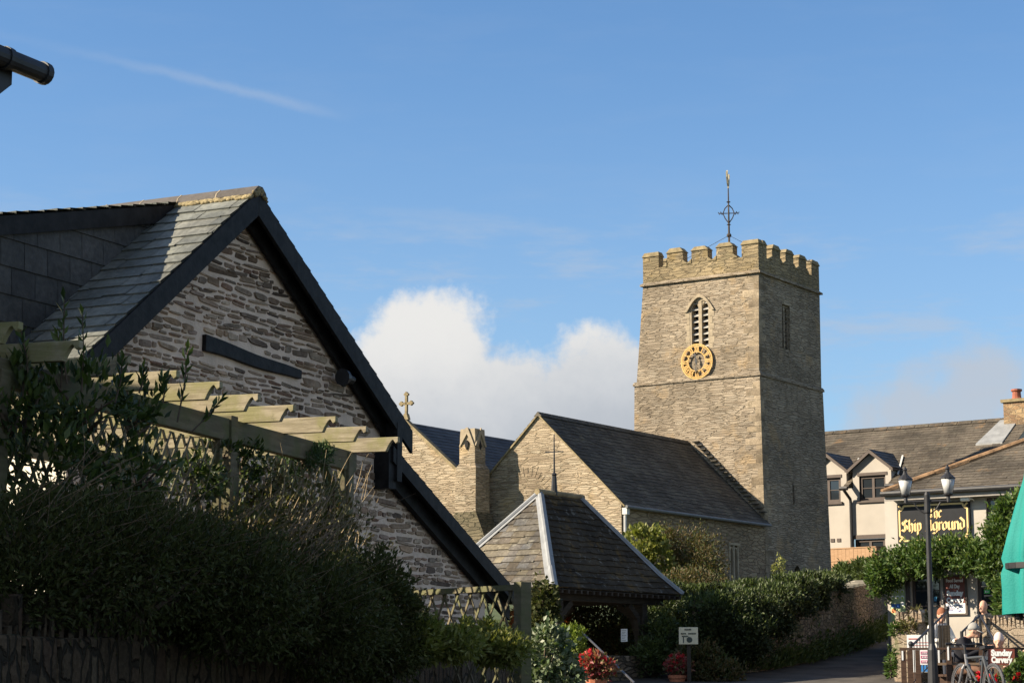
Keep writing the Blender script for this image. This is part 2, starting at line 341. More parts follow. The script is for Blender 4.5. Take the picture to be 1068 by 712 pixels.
def at(px,py,Y):
    u=(px-534)/F_PX; v=(356-py)/F_PX
    d=Vector((u,math.cos(PITCH)-v*math.sin(PITCH),math.sin(PITCH)+v*math.cos(PITCH)))
    return Vector((0,0,1.6))+d*(Y/d.y)
def clip2(poly,conv):
    out=poly
    for i in range(len(conv)):
        a=conv[i];b=conv[(i+1)%len(conv)]; inp=out; out=[]
        if not inp: return []
        def sd(p): return (b[0]-a[0])*(p[1]-a[1])-(b[1]-a[1])*(p[0]-a[0])
        for k in range(len(inp)):
            p=inp[k];q=inp[(k+1)%len(inp)]; sp,sq=sd(p),sd(q)
            if sp>=0: out.append(p)
            if (sp>=0)!=(sq>=0): t=sp/(sp-sq); out.append((p[0]+(q[0]-p[0])*t,p[1]+(q[1]-p[1])*t))
    return out
def slates(mb,pts3,gauge,width,t=.012,m=0,jit=.15,base=True,wj=.25,g=.002):
    """courses of slates over the convex polygon pts3 (first edge = eave)"""
    P=[Vector(p) for p in pts3]; O=P[0]; U=(P[1]-P[0]).normalized(); N=U.cross(P[2]-P[0]).normalized()
    if N.z<0: N=-N
    W=N.cross(U)
    if W.z<0: W=-W
    q=[((p-O).dot(U),(p-O).dot(W)) for p in P]
    ar=sum(q[i][0]*q[(i+1)%len(q)][1]-q[(i+1)%len(q)][0]*q[i][1] for i in range(len(q)))
    if ar<0: q=q[::-1]
    u0=min(a for a,b in q);u1=max(a for a,b in q);v1=max(b for a,b in q);v0=min(b for a,b in q)
    def tp(u,v,h): return O+U*u+W*v+N*h
    if base: mb.poly([tp(a,b,-.004) for a,b in q],m,.3)
    v=v0; row=0
    while v<v1:
        u=u0-width*random.uniform(.2,1)-(row%2)*width*.5
        while u<u1:
            w=width*random.uniform(1-wj,1+wj); dv=random.uniform(-jit,jit)*gauge*.25; hj=random.uniform(0,.006)
            if random.random()<.02: dv-=gauge*random.uniform(.1,.35); hj+=.008
            c=clip2([(u+g,v+dv),(u+w-g,v+dv+random.uniform(-.03,.03)*gauge),(u+w-g,v+gauge*1.25),(u+g,v+gauge*1.25)],q)
            if len(c)>2:
                r=random.random(); lift=lambda b:(t+hj)*max(0,1-(b-v-dv)/(gauge*1.25))+.001
                mb.poly([tp(a,b,lift(b)) for a,b in c],m,r)
                vm=min(b for a,b in c); e=[p for p in c if p[1]<vm+gauge*.06]
                if len(e)>=2:
                    e.sort(); mb.poly([tp(*e[0],lift(e[0][1])),tp(*e[-1],lift(e[-1][1])),tp(*e[-1],-.003),tp(*e[0],-.003)],m,r*.5)
            u+=w
        v+=gauge; row+=1
def wall_holes(mb,fn,us,zs,holes,m=0):
    """grid of quads fn(u,z), leaving out cells inside holes (u0,u1,z0,z1)"""
    for i in range(len(us)-1):
        for j in range(len(zs)-1):
            uc=(us[i]+us[i+1])/2; zc=(zs[j]+zs[j+1])/2
            if any(a<uc<b and c<zc<d for a,b,c,d in holes): continue
            mb.poly([fn(us[i],zs[j]),fn(us[i+1],zs[j]),fn(us[i+1],zs[j+1]),fn(us[i],zs[j+1])],m)
def arch_spandrels(mb,fn,u0,u1,zs,zt,dep,m=0,n=8):
    """masonry above a pointed arch opening between u0..u1, springing zs, top zt; fn(u,z,d)"""
    uc=(u0+u1)/2; hw=(u1-u0)/2; h=zt-zs-.03
    def az(u):
        x=abs(u-uc)/hw; return zs+h*math.sqrt(max(0,1-x**1.6))
    for k in range(2*n):
        a=u0+(u1-u0)*k/(2*n); b=u0+(u1-u0)*(k+1)/(2*n)
        za,zb=az(a),az(b)
        mb.poly([fn(a,za,0),fn(b,zb,0),fn(b,zt,0),fn(a,zt,0)],m); mb.poly([fn(a,za,0),fn(b,zb,0),fn(b,zb,dep),fn(a,za,dep)],m)

# ---- foliage
def leaves(name,parent,P,D,size,aspect,mat,jit=.35):
    n=len(P); P=np.asarray(P,float); D=np.asarray(D,float); D/=np.linalg.norm(D,axis=1)[:,None]+1e-9
    q=rng.normal(size=(n,3)); B=np.cross(D,q); B/=np.linalg.norm(B,axis=1)[:,None]+1e-9; Nn=np.cross(D,B)
    L=size*(1+jit*rng.uniform(-1,1,n)); Wd=L*aspect
    v=np.empty((n,4,3)); v[:,0]=P; v[:,1]=P+D*(L*.45)[:,None]+B*(Wd*.5)[:,None]+Nn*(Wd*.15)[:,None]
    v[:,2]=P+D*L[:,None]-Nn*(L*.12)[:,None]; v[:,3]=P+D*(L*.45)[:,None]-B*(Wd*.5)[:,None]+Nn*(Wd*.15)[:,None]
    me=bpy.data.meshes.new(name); me.vertices.add(4*n); me.vertices.foreach_set('co',v.ravel())
    idx=(np.arange(n)*4)[:,None]+np.array([[0,1,2,0,2,3]]); me.loops.add(6*n); me.loops.foreach_set('vertex_index',idx.ravel().astype(np.int32))
    me.polygons.add(2*n); me.polygons.foreach_set('loop_start',np.arange(2*n,dtype=np.int32)*3); me.polygons.foreach_set('loop_total',np.full(2*n,3,np.int32))
    me.update(calc_edges=True); me.validate()
    a=me.attributes.new('rnd','FLOAT','FACE'); a.data.foreach_set('value',np.repeat(rng.uniform(0,1,n),2))
    me.materials.append(mat); o=bpy.data.objects.new(name,me); COL.objects.link(o)
    if parent: o.parent=parent
    return o
def blob_points(blobs,n,clump=26,spread=.16,shell=(.45,1.05),up=.35):
    w=np.array([(b[3]*b[4]+b[4]*b[5]+b[3]*b[5]) for b in blobs]); w=w/w.sum(); PP=[];DD=[]
    for b,k in zip(blobs,(w*n).astype(int)):
        nc=max(4,k//clump); d=rng.normal(size=(nc,3)); d/=np.linalg.norm(d,axis=1)[:,None]
        rad=shell[0]+(shell[1]-shell[0])*rng.uniform(0,1,nc)**.6
        ax=np.array(b[3:6]); c=d*ax*rad[:,None]; i=rng.integers(0,nc,k)
        p=c[i]+rng.normal(size=(k,3))*ax*spread*rng.uniform(.5,1.2,nc)[i][:,None]
        PP.append(p+np.array(b[:3])); dd=d[i]/ax*ax.mean(); dd=dd*.8+rng.normal(size=(k,3))*.6; dd[:,2]+=up; DD.append(dd)
    return np.concatenate(PP),np.concatenate(DD)
def bush(name,label,cat,loc,rz,blobs,n,size,mat,aspect=.45,group=None,stems=6,stem_m=None,zmin=None,clump=26,spread=.16,shell=(.45,1.05),up=.35,keep=None):
    t=thing(name,label,cat,loc,rz,group)
    P,D=blob_points(blobs,n,clump,spread,shell,up)
    k=np.ones(len(P),bool)
    if zmin is not None: k&=P[:,2]>zmin
    if keep is not None: k&=keep(P)
    leaves('foliage',t,P[k],D[k],size,aspect,mat)
    if stems:
        mb=MB()
        for b in blobs:
            for q in range(stems):
                g=rng.normal(size=3); g/=np.linalg.norm(g); e=np.array(b[:3])+g*np.array(b[3:6])*.8; s0=np.array([b[0]+rng.uniform(-.2,.2)*b[3],b[1]+rng.uniform(-.2,.2)*b[4],min(b[2]-b[5]*.9,e[2]-.02)])
                mid=(s0+e)/2+rng.normal(size=3)*.06*b[3]
                rr=.012+.01*b[5]; mb.tube([s0,mid,e],[rr,rr*.7,rr*.3],5)
        mb.build('stem',stem_m or stem,t)
    return t
def twigs(mb,P0,dirs,L,rad,bend=.25,n=5):
    for p,d in zip(P0,dirs):
        p=Vector(p); d=Vector(d).normalized(); l=L*random.uniform(.5,1.2); sd=Vector((random.uniform(-1,1),random.uniform(-1,1),random.uniform(-.9,.2)))*bend
        pts=[p+d*l*(k/n)+sd*l*(k/n)**2 for k in range(n+1)]
        mb.tube(pts,[rad*(1-.75*k/n) for k in range(n+1)],3,cap=False)

def text_mesh(name,txt,size,mat,parent,fn,depth=.006,bold=.0,width=None,align='CENTER'):
    cu=bpy.data.curves.new('lettering','FONT'); cu.body=txt; cu.size=size; cu.offset=bold; cu.extrude=depth; cu.align_x=align; cu.resolution_u=3
    o=bpy.data.objects.new('lettering',cu); COL.objects.link(o); bpy.context.view_layer.update()
    me=bpy.data.meshes.new_from_object(o.evaluated_get(bpy.context.evaluated_depsgraph_get())); bpy.data.objects.remove(o)
    xs=[v.co.x for v in me.vertices]; sc=(width/(max(xs)-min(xs))) if width else 1
    for v in me.vertices: v.co=fn(v.co.x*sc,v.co.y,v.co.z)
    me.materials.clear(); me.materials.append(mat); me.attributes.new('rnd','FLOAT','FACE')
    ob=bpy.data.objects.new(name,me); COL.objects.link(ob); ob.parent=parent; return ob

# ------------------------------------------------------------------ ground
GY=[-400,0,15,25,33,38,43,58,75,100,200,3000]; GZ=[-4,0,.3,.65,1.08,1.38,1.74,2.75,3.9,4.5,5,5]
def g(y): return float(np.interp(y,GY,GZ))
def sheet(name,xs,ys,fz,mat,keep=None):
    me=MB(); idx={}
    for i in range(len(xs)-1):
        for j in range(len(ys)-1):
            q=[(xs[i],ys[j]),(xs[i+1],ys[j]),(xs[i+1],ys[j+1]),(xs[i],ys[j+1])]
            if keep and not keep((xs[i]+xs[i+1])/2,(ys[j]+ys[j+1])/2): continue
            me.poly([(x,y,fz(x,y)) for x,y in q],0)
    o=me.build(name,mat,None,smooth=True,fixn=False); tag(o,kind='structure'); return o
sheet('ground',[-3000,-400,-60,-30,0,30,60,400,3000],[-400,-60]+list(np.arange(-10,104,2))+[200,600,3000],lambda x,y:g(y)-.03,grass)
WALL=[(3.9,39.6),(5.0,40.6),(6.3,43),(8.2,48),(10,54),(11.5,60),(13.6,68),(16,78)]
def wallx(y): return float(np.interp(y,[p[1] for p in WALL],[p[0] for p in WALL]))
sheet('road',list(np.linspace(-16,26,43)),list(np.arange(-10,84,1.)),lambda x,y:g(y)-.026,asphalt)
def yard_z(y): return g(y)+(.95 if y>41.9 else -.2)
sheet('churchyard_ground',list(np.linspace(-30,16,93)),list(np.arange(41,110,1.)),lambda x,y:yard_z(y),grass,lambda x,y:x<wallx(y)-.25)

# ------------------------------------------------------------------ stone house with gable, dormer and lean-to
A=at(270,200,18)
HB=.9
house=thing('stone_house','rubble stone house with black bargeboards and slate roof behind the pergola','house',(A.x-.2*.895,A.y+.2*.4455,HB),-26.46)
def hz(z): return z-HB
zr=hz(5.99); sl_l=.779; sl_r=.655
def zl(y): return zr+sl_l*y
def zrr(y): return zr-sl_r*y
mb=MB()
gab=[(0,-2.38,0),(0,5.0,0),(0,5.0,hz(2.62)),(0,2.62,hz(3.66)),(0,2.62,zrr(2.62)-.14),(0,0,zr-.14),(0,-2.38,zl(-2.38)-.14)]
mb.poly(gab)
gw=mb.build('gable_wall',house_mortar,house)
gq=[(p[1],p[2]) for p in gab]
def inside(y,z,pad=.012):
    if not -2.38+pad<y<5.0-pad: return False
    top=zl(y)-.16 if y<0 else (zrr(y)-.16 if y<2.6 else hz(3.66)-(y-2.62)*(3.66-2.62)/2.38-.02)
    return 0<z<top-pad
mb=MB(); z=0.05; rw=random.Random(5); row=0
while z<zr:
    h=rw.choice((.030,.036,.040,.046,.052,.060,.078)); y=-2.5+rw.random()*.2
    ph=rw.random()*6
    while y<5.1:
        L=min(.46,max(.055,rw.lognormvariate(-1.88,.55))); hh=h*rw.uniform(.6,1.12)*(1 if L>.14 else .85); yc=y+L/2; zc=z+h/2+.009*math.sin(yc*1.9+ph)+rw.uniform(-.011,.011)
        lint=(-.64<yc<1.12 and abs(zc-hz(4.48-.085*(yc+.56)/1.60))<.085+hh/2)
        if inside(yc-L/2,zc+hh/2) and inside(yc+L/2,zc+hh/2) and not lint and rw.random()>.03:
            n_=11; tl=rw.uniform(-.09,.09); ex=rw.uniform(.3,.75); dp=rw.uniform(.006,.02); rr=rw.random(); o=[];i_=[]
            for k in range(n_):
                t=2*math.pi*(k+rw.uniform(-.25,.25))/n_; cx=math.copysign(abs(math.cos(t))**ex,math.cos(t)); cz=math.copysign(abs(math.sin(t))**ex,math.sin(t)); f=rw.uniform(.82,1.12)
                a_=cx*L/2*f; b_=cz*hh/2*f+a_*tl; o.append((.0,yc+a_,zc+b_)); i_.append((dp*rw.uniform(.8,1.1),yc+a_*.93,zc+b_*.82))
            for k in range(n_): mb.poly([o[k],o[(k+1)%n_],i_[(k+1)%n_],i_[k]],0,rr)
            mb.poly(i_,0,rr)
        y+=L+rw.uniform(.006,.026)
    z+=h+rw.uniform(.004,.012); row+=1
mb.build('rubble_stones',house_stone,gw,fixn=False)
mb=MB(); mb.poly([(0,-2.38,0),(-6,-2.38,0),(-6,-2.38,zl(-2.38)-.1),(0,-2.38,zl(-2.38)-.1)])
mb.poly([(-6,-2.38,0),(-6,5,0),(-6,5,hz(2.5)),(-6,2.6,zrr(2.6)-.1),(-6,0,zr-.1),(-6,-2.38,zl(-2.38)-.1)])
mb.poly([(0,5,0),(-6,5,0),(-6,5,hz(2.55)),(0,5,hz(2.55))])
mb.build('wall',white_render,house)
OV=.2
mb=MB(); slates(mb,[(-6.1,-2.62,zl(-2.62)),(OV-.01,-2.62,zl(-2.62)),(OV-.01,-.04,zl(-.04)),(-6.1,-.04,zl(-.04))],.185,.33,.016,jit=.35,g=.004)
slates(mb,[(-6.1,2.92,zrr(2.92)),(OV-.01,2.92,zrr(2.92)),(OV-.01,.04,zrr(.04)),(-6.1,.04,zrr(.04))],.17,.30,.014)
roof=mb.build('roof',house_slate,house,fixn=False)
mb=MB(); mb.poly([(OV,-2.62,zl(-2.62)-.03),(-6.1,-2.62,zl(-2.62)-.03),(-6.1,0,zr-.03),(OV,0,zr-.03)]); mb.poly([(OV,2.92,zrr(2.92)-.03),(-6.1,2.92,zrr(2.92)-.03),(-6.1,0,zr-.03),(OV,0,zr-.03)])
mb.build('roof_underside',black_board,house)
# bargeboards
def board(mb,x0,x1,ya,za,yb,zb,d):
    mb.prism([(x0,ya,za),(x0,yb,zb),(x0,yb,zb-d),(x0,ya,za-d)],(x1-x0,0,0))
mb=MB(); board(mb,OV-.03,OV+.005,-2.64,zl(-2.64)-.008,0,zr-.008,.235)
bb=mb.build('bargeboard',black_board,house,bevel=.004)
mb=MB(); board(mb,OV-.03,OV+.005,0.0,zr-.008,2.95,zrr(2.95)-.008,.235); board(mb,.03,.07,.02,zr-.14,2.75,zrr(2.75)-.14,.17)
mb.build('bargeboard',black_board,house,bevel=.004)
mb=MB(); mb.poly([(.0,0,zr-.10),(OV,0,zr-.10),(OV,2.9,zrr(2.9)-.10),(0,2.9,zrr(2.9)-.10)]); mb.poly([(.0,0,zr-.10),(OV,0,zr-.10),(OV,-2.6,zl(-2.6)-.10),(0,-2.6,zl(-2.6)-.10)])
mb.box(.0,OV+.01,2.62,2.72,hz(3.50),zrr(2.72)-.1)
mb.build('soffit',black_board,house)
# ridge tiles
mb=MB(); x=OV+.02; mm=MB()
while x>-6:
    L=.44; a=.11; 
    mb.prism([(x,-a,zr-.055),(x,-a*.85,zr-.015),(x,-.035,zr+.035),(x,.035,zr+.035),(x,a*.85,zr-.015),(x,a,zr-.055)],(-L+.012,0,0))
    mb.prism([(x-L+.014,-a-.004,zr-.06),(x-L+.014,-a*.85,zr-.008),(x-L+.014,-.035,zr+.039),(x-L+.014,.035,zr+.039),(x-L+.014,a*.85,zr-.008),(x-L+.014,a+.004,zr-.06)],(-.016,0,0),1)
    x-=L
mb.build('ridge_tiles',[ridge_tile,dressed],house,bevel=.004)
k=14
for side in (-1,1):
    for i in range(260):
        xx=OV-.01-random.random()*.95
        h=.016+.016*random.random(); y0=side*(.105+.04*random.random()); mm.ball((xx,y0,(zl(y0) if side<0 else zrr(y0))+.012),h,6,0,(1.5,.9,.7))
for i in range(30): yq=random.uniform(-.10,.10); mm.ball((OV+.012,yq,zr-.0-abs(yq)*.55+random.uniform(-.03,.02)),.02,6,0)
mm.build('ridge_mortar',lichen_mortar,house,smooth=True)
# dormer
xd=-.70; y0d=-2.63; dz=lambda y: zr-.045+.25*y
mb=MB()
cheek=[(xd,y0d,zl(y0d)-.2),(xd,y0d,dz(y0d)-.02),(xd,-.06,zr-.06)]
def hung(mb,x,poly,gz,w):
    q=[(p[1],p[2]) for p in poly]
    ar=sum(q[i][0]*q[(i+1)%len(q)][1]-q[(i+1)%len(q)][0]*q[i][1] for i in range(len(q)))
    if ar<0: q=q[::-1]
    mb.poly(poly,0,.2); z=min(b for a,b in q); r=0
    while z<max(b for a,b in q):
        y=y0d-(r%2)*w*.5
        while y<0:
            c=clip2([(y+.003,z),(y+w-.003,z),(y+w-.003,z+gz*1.2),(y+.003,z+gz*1.2)],q)
            if len(c)>2:
                rr=random.random(); mb.poly([(x+.016*(1-(b-z)/(gz*1.2))+.002,a,b) for a,b in c],0,rr)
                e=sorted([p for p in c if p[1]<z+.004])
                if len(e)>=2: mb.poly([(x+.018,e[0][0],z),(x+.018,e[-1][0],z),(x,e[-1][0],z),(x,e[0][0],z)],0,0)
            y+=w
        z+=gz; r+=1
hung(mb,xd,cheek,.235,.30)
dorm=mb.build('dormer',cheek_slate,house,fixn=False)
mb=MB(); mb.box(-4.6,xd-.12,y0d+.02,y0d+.1,zl(y0d)-.2,dz(y0d)-.1); mb.poly([(-4.6,y0d+.1,zl(y0d)-.2),(-4.6,y0d+.1,dz(y0d)-.02),(-4.6,0,zr)])
mb.build('dormer_front',white_render,house)
mb=MB(); mb.box(xd-.14,xd-.02,y0d-.02,y0d+.04,zl(y0d)-.1,dz(y0d)-.2); mb.build('window_frame',white_paint,house)
mb=MB()
board(mb,xd+.03,xd+.06,-2.9,dz(-2.9),-.12,dz(-.12)-.0,.165)
mb.prism([(-4.8,-2.85,dz(-2.85)),(-4.8,-2.85,dz(-2.85)-.04),(-4.8,-.0,dz(0)-.04),(-4.8,0,dz(0))],(4.8+xd+.03,0,0))
mb.box(-4.8,xd+.03,-2.88,-2.85,dz(-2.85)-.17,dz(-2.85)-.003)
mb.build('dormer_fascia',black_board,house)
mb=MB(); slates(mb,[(-4.8,-2.9,dz(-2.9)+.012),(xd+.075,-2.9,dz(-2.9)+.012),(xd+.075,-.1,dz(-.1)+.012),(-4.8,-.1,dz(-.1)+.012)],.18,.3,.016); mb.build('dormer_roof',house_slate,house,fixn=False)
# lean-to roof
la=(2.55,hz(3.86)); lb=(5.55,hz(3.86)-.487*3.0)
mb=MB(); slates(mb,[(-6.1,lb[0],lb[1]),(OV-.01,lb[0],lb[1]),(OV-.01,la[0],la[1]),(-6.1,la[0],la[1])],.17,.3,.014); mb.build('roof',house_slate,house,fixn=False)
mb=MB(); board(mb,OV-.03,OV+.005,la[0],la[1]-.005,lb[0],lb[1]-.005,.16); board(mb,.03,.09,la[0],la[1]-.14,lb[0]-.1,lb[1]-.14+.487*.1,.16)
mb.poly([(0,la[0],la[1]-.05),(OV,la[0],la[1]-.05),(OV,lb[0],lb[1]-.05),(0,lb[0],lb[1]-.05)]); mb.box(.0,OV-.02,2.5,2.64,hz(3.42),hz(3.86))
mb.build('bargeboard',black_board,house)
# timber lintel (bowed), black lamp on the gable
mb=MB(); N=10; top=[];bot=[]
for i in range(N+1):
    t=i/N; y=-.56+1.60*t; zc=hz(4.48-.085*t-.006*math.sin(math.pi*t)+.005*math.sin(9*t)); top.append((.0,y,zc+.082-.030*t)); bot.append((.0,y,zc-.07+.032*t+.004*math.sin(7*t)))
mb.prism(top+bot[::-1],(.045,0,0)); mb.build('lintel',black_board,house,bevel=.006)
mb=MB(); c=(.0,1.87,hz(4.44)); mb.lathe([(.05,0),(.05,.02),(.022,.03),(.022,.1)],12,c,0,'x'); mb.tube([(.1,1.87,hz(4.44)),(.15,1.81,hz(4.45)),(.15,1.71,hz(4.455))],[.03,.035,.04],10); mb.tube([(.15,1.72,hz(4.455)),(.15,1.67,hz(4.455)),(.15,1.61,hz(4.45))],[.05,.075,.085],12)
mb.build('wall_lamp',iron,house)

# ------------------------------------------------------------------ pergola
PG=at(370,470,15.3); pz=1.1
perg=thing('pergola','weathered timber pergola with scroll ended rafters in front of the stone house','pergola',(PG.x,PG.y,pz),-17.9)
def pzz(z): return z-pz
b0=pzz(3.11); b1=pzz(3.262)
for ya,yb in ((-6.6,-2.13),(-2.03,.12)):
    mb=MB(); mb.box(-.10,-.03,ya,yb,b0,b1); mb.build('beam',dull_wood,perg,bevel=.006)
for i,yc in enumerate([.03,-.62,-1.24,-1.90,-2.49,-3.06,-3.62,-4.20,-4.78,-5.36]):
    zt=pzz(3.365)+random.uniform(-.008,.008); h=.110; xe=.36+random.uniform(-.02,.02)
    prof=[(-3.2,zt-h),(xe-.10,zt-h)]
    for k in range(9):
        t=k/8; prof.append((xe-.095+.02*t+.05*max(0,t-.3)*1.0, zt-h+.012+ (.5-.5*math.cos(math.pi*t))*.075))
    prof+=[(xe-.02,zt-.052),(xe,zt-.04),(xe,zt)]
    prof+=[(-3.2,zt)]
    tw=random.uniform(-.012,.012); mb=MB(); mb.prism([(x,yc-.022+tw*(x),z) for x,z in prof],(0,.044,0)); 
    mb.build('rafter',pergola_wood,perg,bevel=.004)
for yc,zt in ((-2.08,3.285),(-.02,3.25),(-4.9,3.2)):
    mb=MB(); mb.box(-.115,-.015,yc-.05,yc+.05,0,pzz(zt)); mb.build('post',dull_wood,perg,bevel=.006)
mb=MB(); mb.box(-1.9,-1.83,-6.6,.1,b0,b1); mb.build('beam',dull_wood,perg)
mb=MB(); mb.bar((-.06,-.06,b0-.42),(-.06,-.45,b0),.05,.07,up=(1,0,0)); mb.build('brace',dull_wood,perg)
def lattice(mb,y0,y1,z0,z1,x,pitch,w=.022,t=.008):
    q=[(y0,z0),(y1,z0),(y1,z1),(y0,z1)]; H=z1-z0; L=y1-y0; k=.62
    for s in (1,-1):
        c=-H-L
        while c<L+H:
            a=(y0+c,z0) if s>0 else (y0+c,z1); dy=H*k
            p=[(a[0],a[1]),(a[0]+w*1.2,a[1]),(a[0]+dy+w*1.2,a[1]+s*H),(a[0]+dy,a[1]+s*H)]
            if s<0: p=p[::-1]
            cc=clip2(p,q)
            if len(cc)>2: mb.prism([(x+s*t*.55,yy,zz) for yy,zz in cc],(t,0,0))
            c+=pitch
for y0,y1 in ((-4.85,-2.23),(-1.97,-.08)):
    mb=MB(); lattice(mb,y0,y1,.1,b0-.02,-.07,.135); 
    for yy in (y0,y1): mb.box(-.09,-.04,yy-.02,yy+.02,.05,b0)
    mb.build('trellis',dull_wood,perg)

# lower trellis panel beyond the hedge
tp=at(545,609,14); tr=thing('trellis_panel','low diamond trellis panel between its square post and the house wall','trellis',(tp.x,tp.y,0.6),0)
q0=at(545,613,14); q1=at(428,614,15.2)
ux=(Vector((q1.x,q1.y,0))-Vector((q0.x,q0.y,0))); Lx=ux.length; ang=math.degrees(math.atan2(ux.y,ux.x)); tr.rotation_euler=(0,0,R(ang-90))
mb=MB(); mb.box(-.045,.045,-.045,.045,0,2.2-.6); mb.build('post',dull_wood,tr,bevel=.005)
mb=MB(); mb.box(-.045,.045,Lx-.045,Lx+.045,0,2.2-.6); mb.build('post',dull_wood,tr,bevel=.005)
mb=MB(); mb.box(-.025,.025,.045,Lx-.045,1.545,1.585); mb.build('rail',dull_wood,tr)
mb=MB(); lattice(mb,.046,Lx-.046,.1,1.543,0,.17,.02,.007); mb.build('lattice',dull_wood,tr)

# ------------------------------------------------------------------ roadside bank wall and garden
W0=at(0,700,9); bank=thing('retaining_wall','dark bank wall of upright edge-set stones under the hedge','wall',(W0.x,W0.y,-.1),-17.9)
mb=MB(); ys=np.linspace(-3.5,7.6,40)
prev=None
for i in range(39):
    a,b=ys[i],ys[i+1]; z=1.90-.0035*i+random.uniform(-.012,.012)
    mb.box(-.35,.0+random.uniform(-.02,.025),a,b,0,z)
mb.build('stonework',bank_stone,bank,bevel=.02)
mb=MB(); y=-3.4
while y<7.6:
    w=random.uniform(.03,.08); h=random.uniform(.08,.26); z=1.84-.09*(y+3.5)/12; mb.prism([(-.03,y,z-.1),(-.03,y+w,z-.1),(-.03,y+w*.8,z+h),(-.03,y+w*.3,z+h*.95)],(-.22,0,0)); y+=w*1.3
mb.build('edge_stones',bank_stone,bank)
mb=MB(); mb.poly([bank.matrix_basis@Vector(p) for p in [(-.3,-3.5,1.55),(-.3,7.6,1.45),(-12,7.6,1.5),(-12,-3.5,1.5)]]); tag(mb.build('garden_ground',soil),kind='structure')

# ------------------------------------------------------------------ neighbouring building on the left (eaves corner in view)
e0=at(46,77,10.5)
nb_=thing('neighbour_building','building with dark eaves and a round black gutter end high above the pergola','building',(e0.x,e0.y,0),-26.46)
ez=e0.z
GR=.055
mb=MB(); 
mb.tube([(0,-14,ez),(0,-.0,ez)],GR,16); mb.build('gutter',iron,nb_,smooth=False)
for yy in (-.0,-.3): mb=MB(); mb.tube([(0,yy-.03,ez),(0,yy+.012,ez)],GR+.008,16); mb.build('gutter_collar',iron,nb_)
mb=MB(); mb.prism([(-.05,-.20,ez+.02),(-.05,-.20,ez-.11),(-.05,-.62,ez-.46),(-.05,-14,ez-.46),(-.05,-14,ez+.02)],(-.04,0,0)); mb.poly([(-.09,-14,ez-.4),(-.09,-.62,ez-.4),(-.6,-.62,ez-.4),(-.6,-14,ez-.4)])
mb.build('fascia',iron,nb_)
mb=MB(); mb.prism([(-.55,-.5,0),(-6.6,-.5,0),(-6.6,-.5,ez-.05),(-.55,-.5,ez-.05)],(0,-13.3,0)); mb.build('wall',white_render,nb_)
mb=MB(); slates(mb,[(.03,-14,ez+.03),(.03,-.33,ez+.03),(-3.6,-3.6,ez+2.0),(-3.6,-14,ez+2.0)],.25,.35,.014); slates(mb,[(-7.2,-14,ez+.03),(-7.2,-.33,ez+.03),(-3.6,-3.6,ez+2.0),(-3.6,-14,ez+2.0)],.25,.35,.014); slates(mb,[(.03,-.33,ez+.03),(-7.2,-.33,ez+.03),(-3.6,-3.6,ez+2.0)],.25,.35,.014)
mb.build('roof',house_slate,nb_,fixn=False)

# ------------------------------------------------------------------ church
TC=at(797,500,75)
church=thing('stone_church','medieval stone church with battlemented clock tower and slate roofs','church',(TC.x,TC.y,0),-33.75)
def lerp(a,b,t): return a+(b-a)*t
def stage(z,z0,z1,A0,A1):   # returns xl,xr,yf,yb at height z
    t=(z-z0)/(z1-z0); return [lerp(a,b,t) for a,b in zip(A0,A1)]
S0=(-5.78,.07,-.03,5.83); S1=(-5.64,-.11,.02,5.68); S2=(-5.56,-.15,.06,5.64); S3=(-5.24,-.10,.10,5.58)
def tower_stage(z0,z1,A0,A1,fh=[],rh=[],mat=tower_stone,name='tower_wall'):
    mb=MB(); st=lambda z:stage(z,z0,z1,A0,A1)
    zsF=sorted({z0,z1,*[h[2] for h in fh],*[h[3] for h in fh]}); usF=[-99]+sorted({u for h in fh for u in h[:2]})+[99]
    def ff(u,z): a=st(z); return (min(max(u,a[0]),a[1]),a[2],z)
    wall_holes(mb,ff,usF,zsF,fh)
    zsR=sorted({z0,z1,*[h[2] for h in rh],*[h[3] for h in rh]}); usR=[-99]+sorted({u for h in rh for u in h[:2]})+[99]
    def fr(u,z): a=st(z); return (a[1],min(max(u,a[2]),a[3]),z)
    wall_holes(mb,fr,usR,zsR,rh)
    wall_holes(mb,lambda u,z:(st(z)[0],min(max(u,st(z)[2]),st(z)[3]),z),[-99,99],[z0,z1],[])
    wall_holes(mb,lambda u,z:(min(max(u,st(z)[0]),st(z)[1]),st(z)[3],z),[-99,99],[z0,z1],[])
    for h in fh:
        y0=st((h[2]+h[3])/2)[2]
        for (a,b) in (((h[0],h[2]),(h[0],h[3])),((h[1],h[2]),(h[1],h[3])),((h[0],h[2]),(h[1],h[2])),((h[0],h[3]),(h[1],h[3]))):
            mb.poly([(*[a[0],y0,a[1]],),(b[0],y0,b[1]),(b[0],y0+.5,b[1]),(a[0],y0+.5,a[1])])
    for h in rh:
        x0=st((h[2]+h[3])/2)[1]
        for (a,b) in (((h[0],h[2]),(h[0],h[3])),((h[1],h[2]),(h[1],h[3])),((h[0],h[2]),(h[1],h[2])),((h[0],h[3]),(h[1],h[3]))):
            mb.poly([(x0,a[0],a[1]),(x0,b[0],b[1]),(x0-.5,b[0],b[1]),(x0-.5,a[0],a[1])])
    return mb.build(name,mat,church)
tower_stage(2.5,12.72,S0,S1,[],[(2.50,2.66,7.9,8.65),(2.35,2.95,4.9,5.55)])
tower_stage(12.80,16.70,S2,S3,[(-3.13,-2.25,13.95,15.95)],[(2.10,2.78,14.0,15.75)])
quoin=slatemat('quoin_stone',[(.19,.15,.10),(.25,.20,.14),(.29,.235,.165),(.17,.135,.095),(.24,.185,.12)],[((.14,.115,.08),.52),((.33,.26,.17),.58)],.7,.92,.15,3)
mb=MB(); z=4.0; k=0
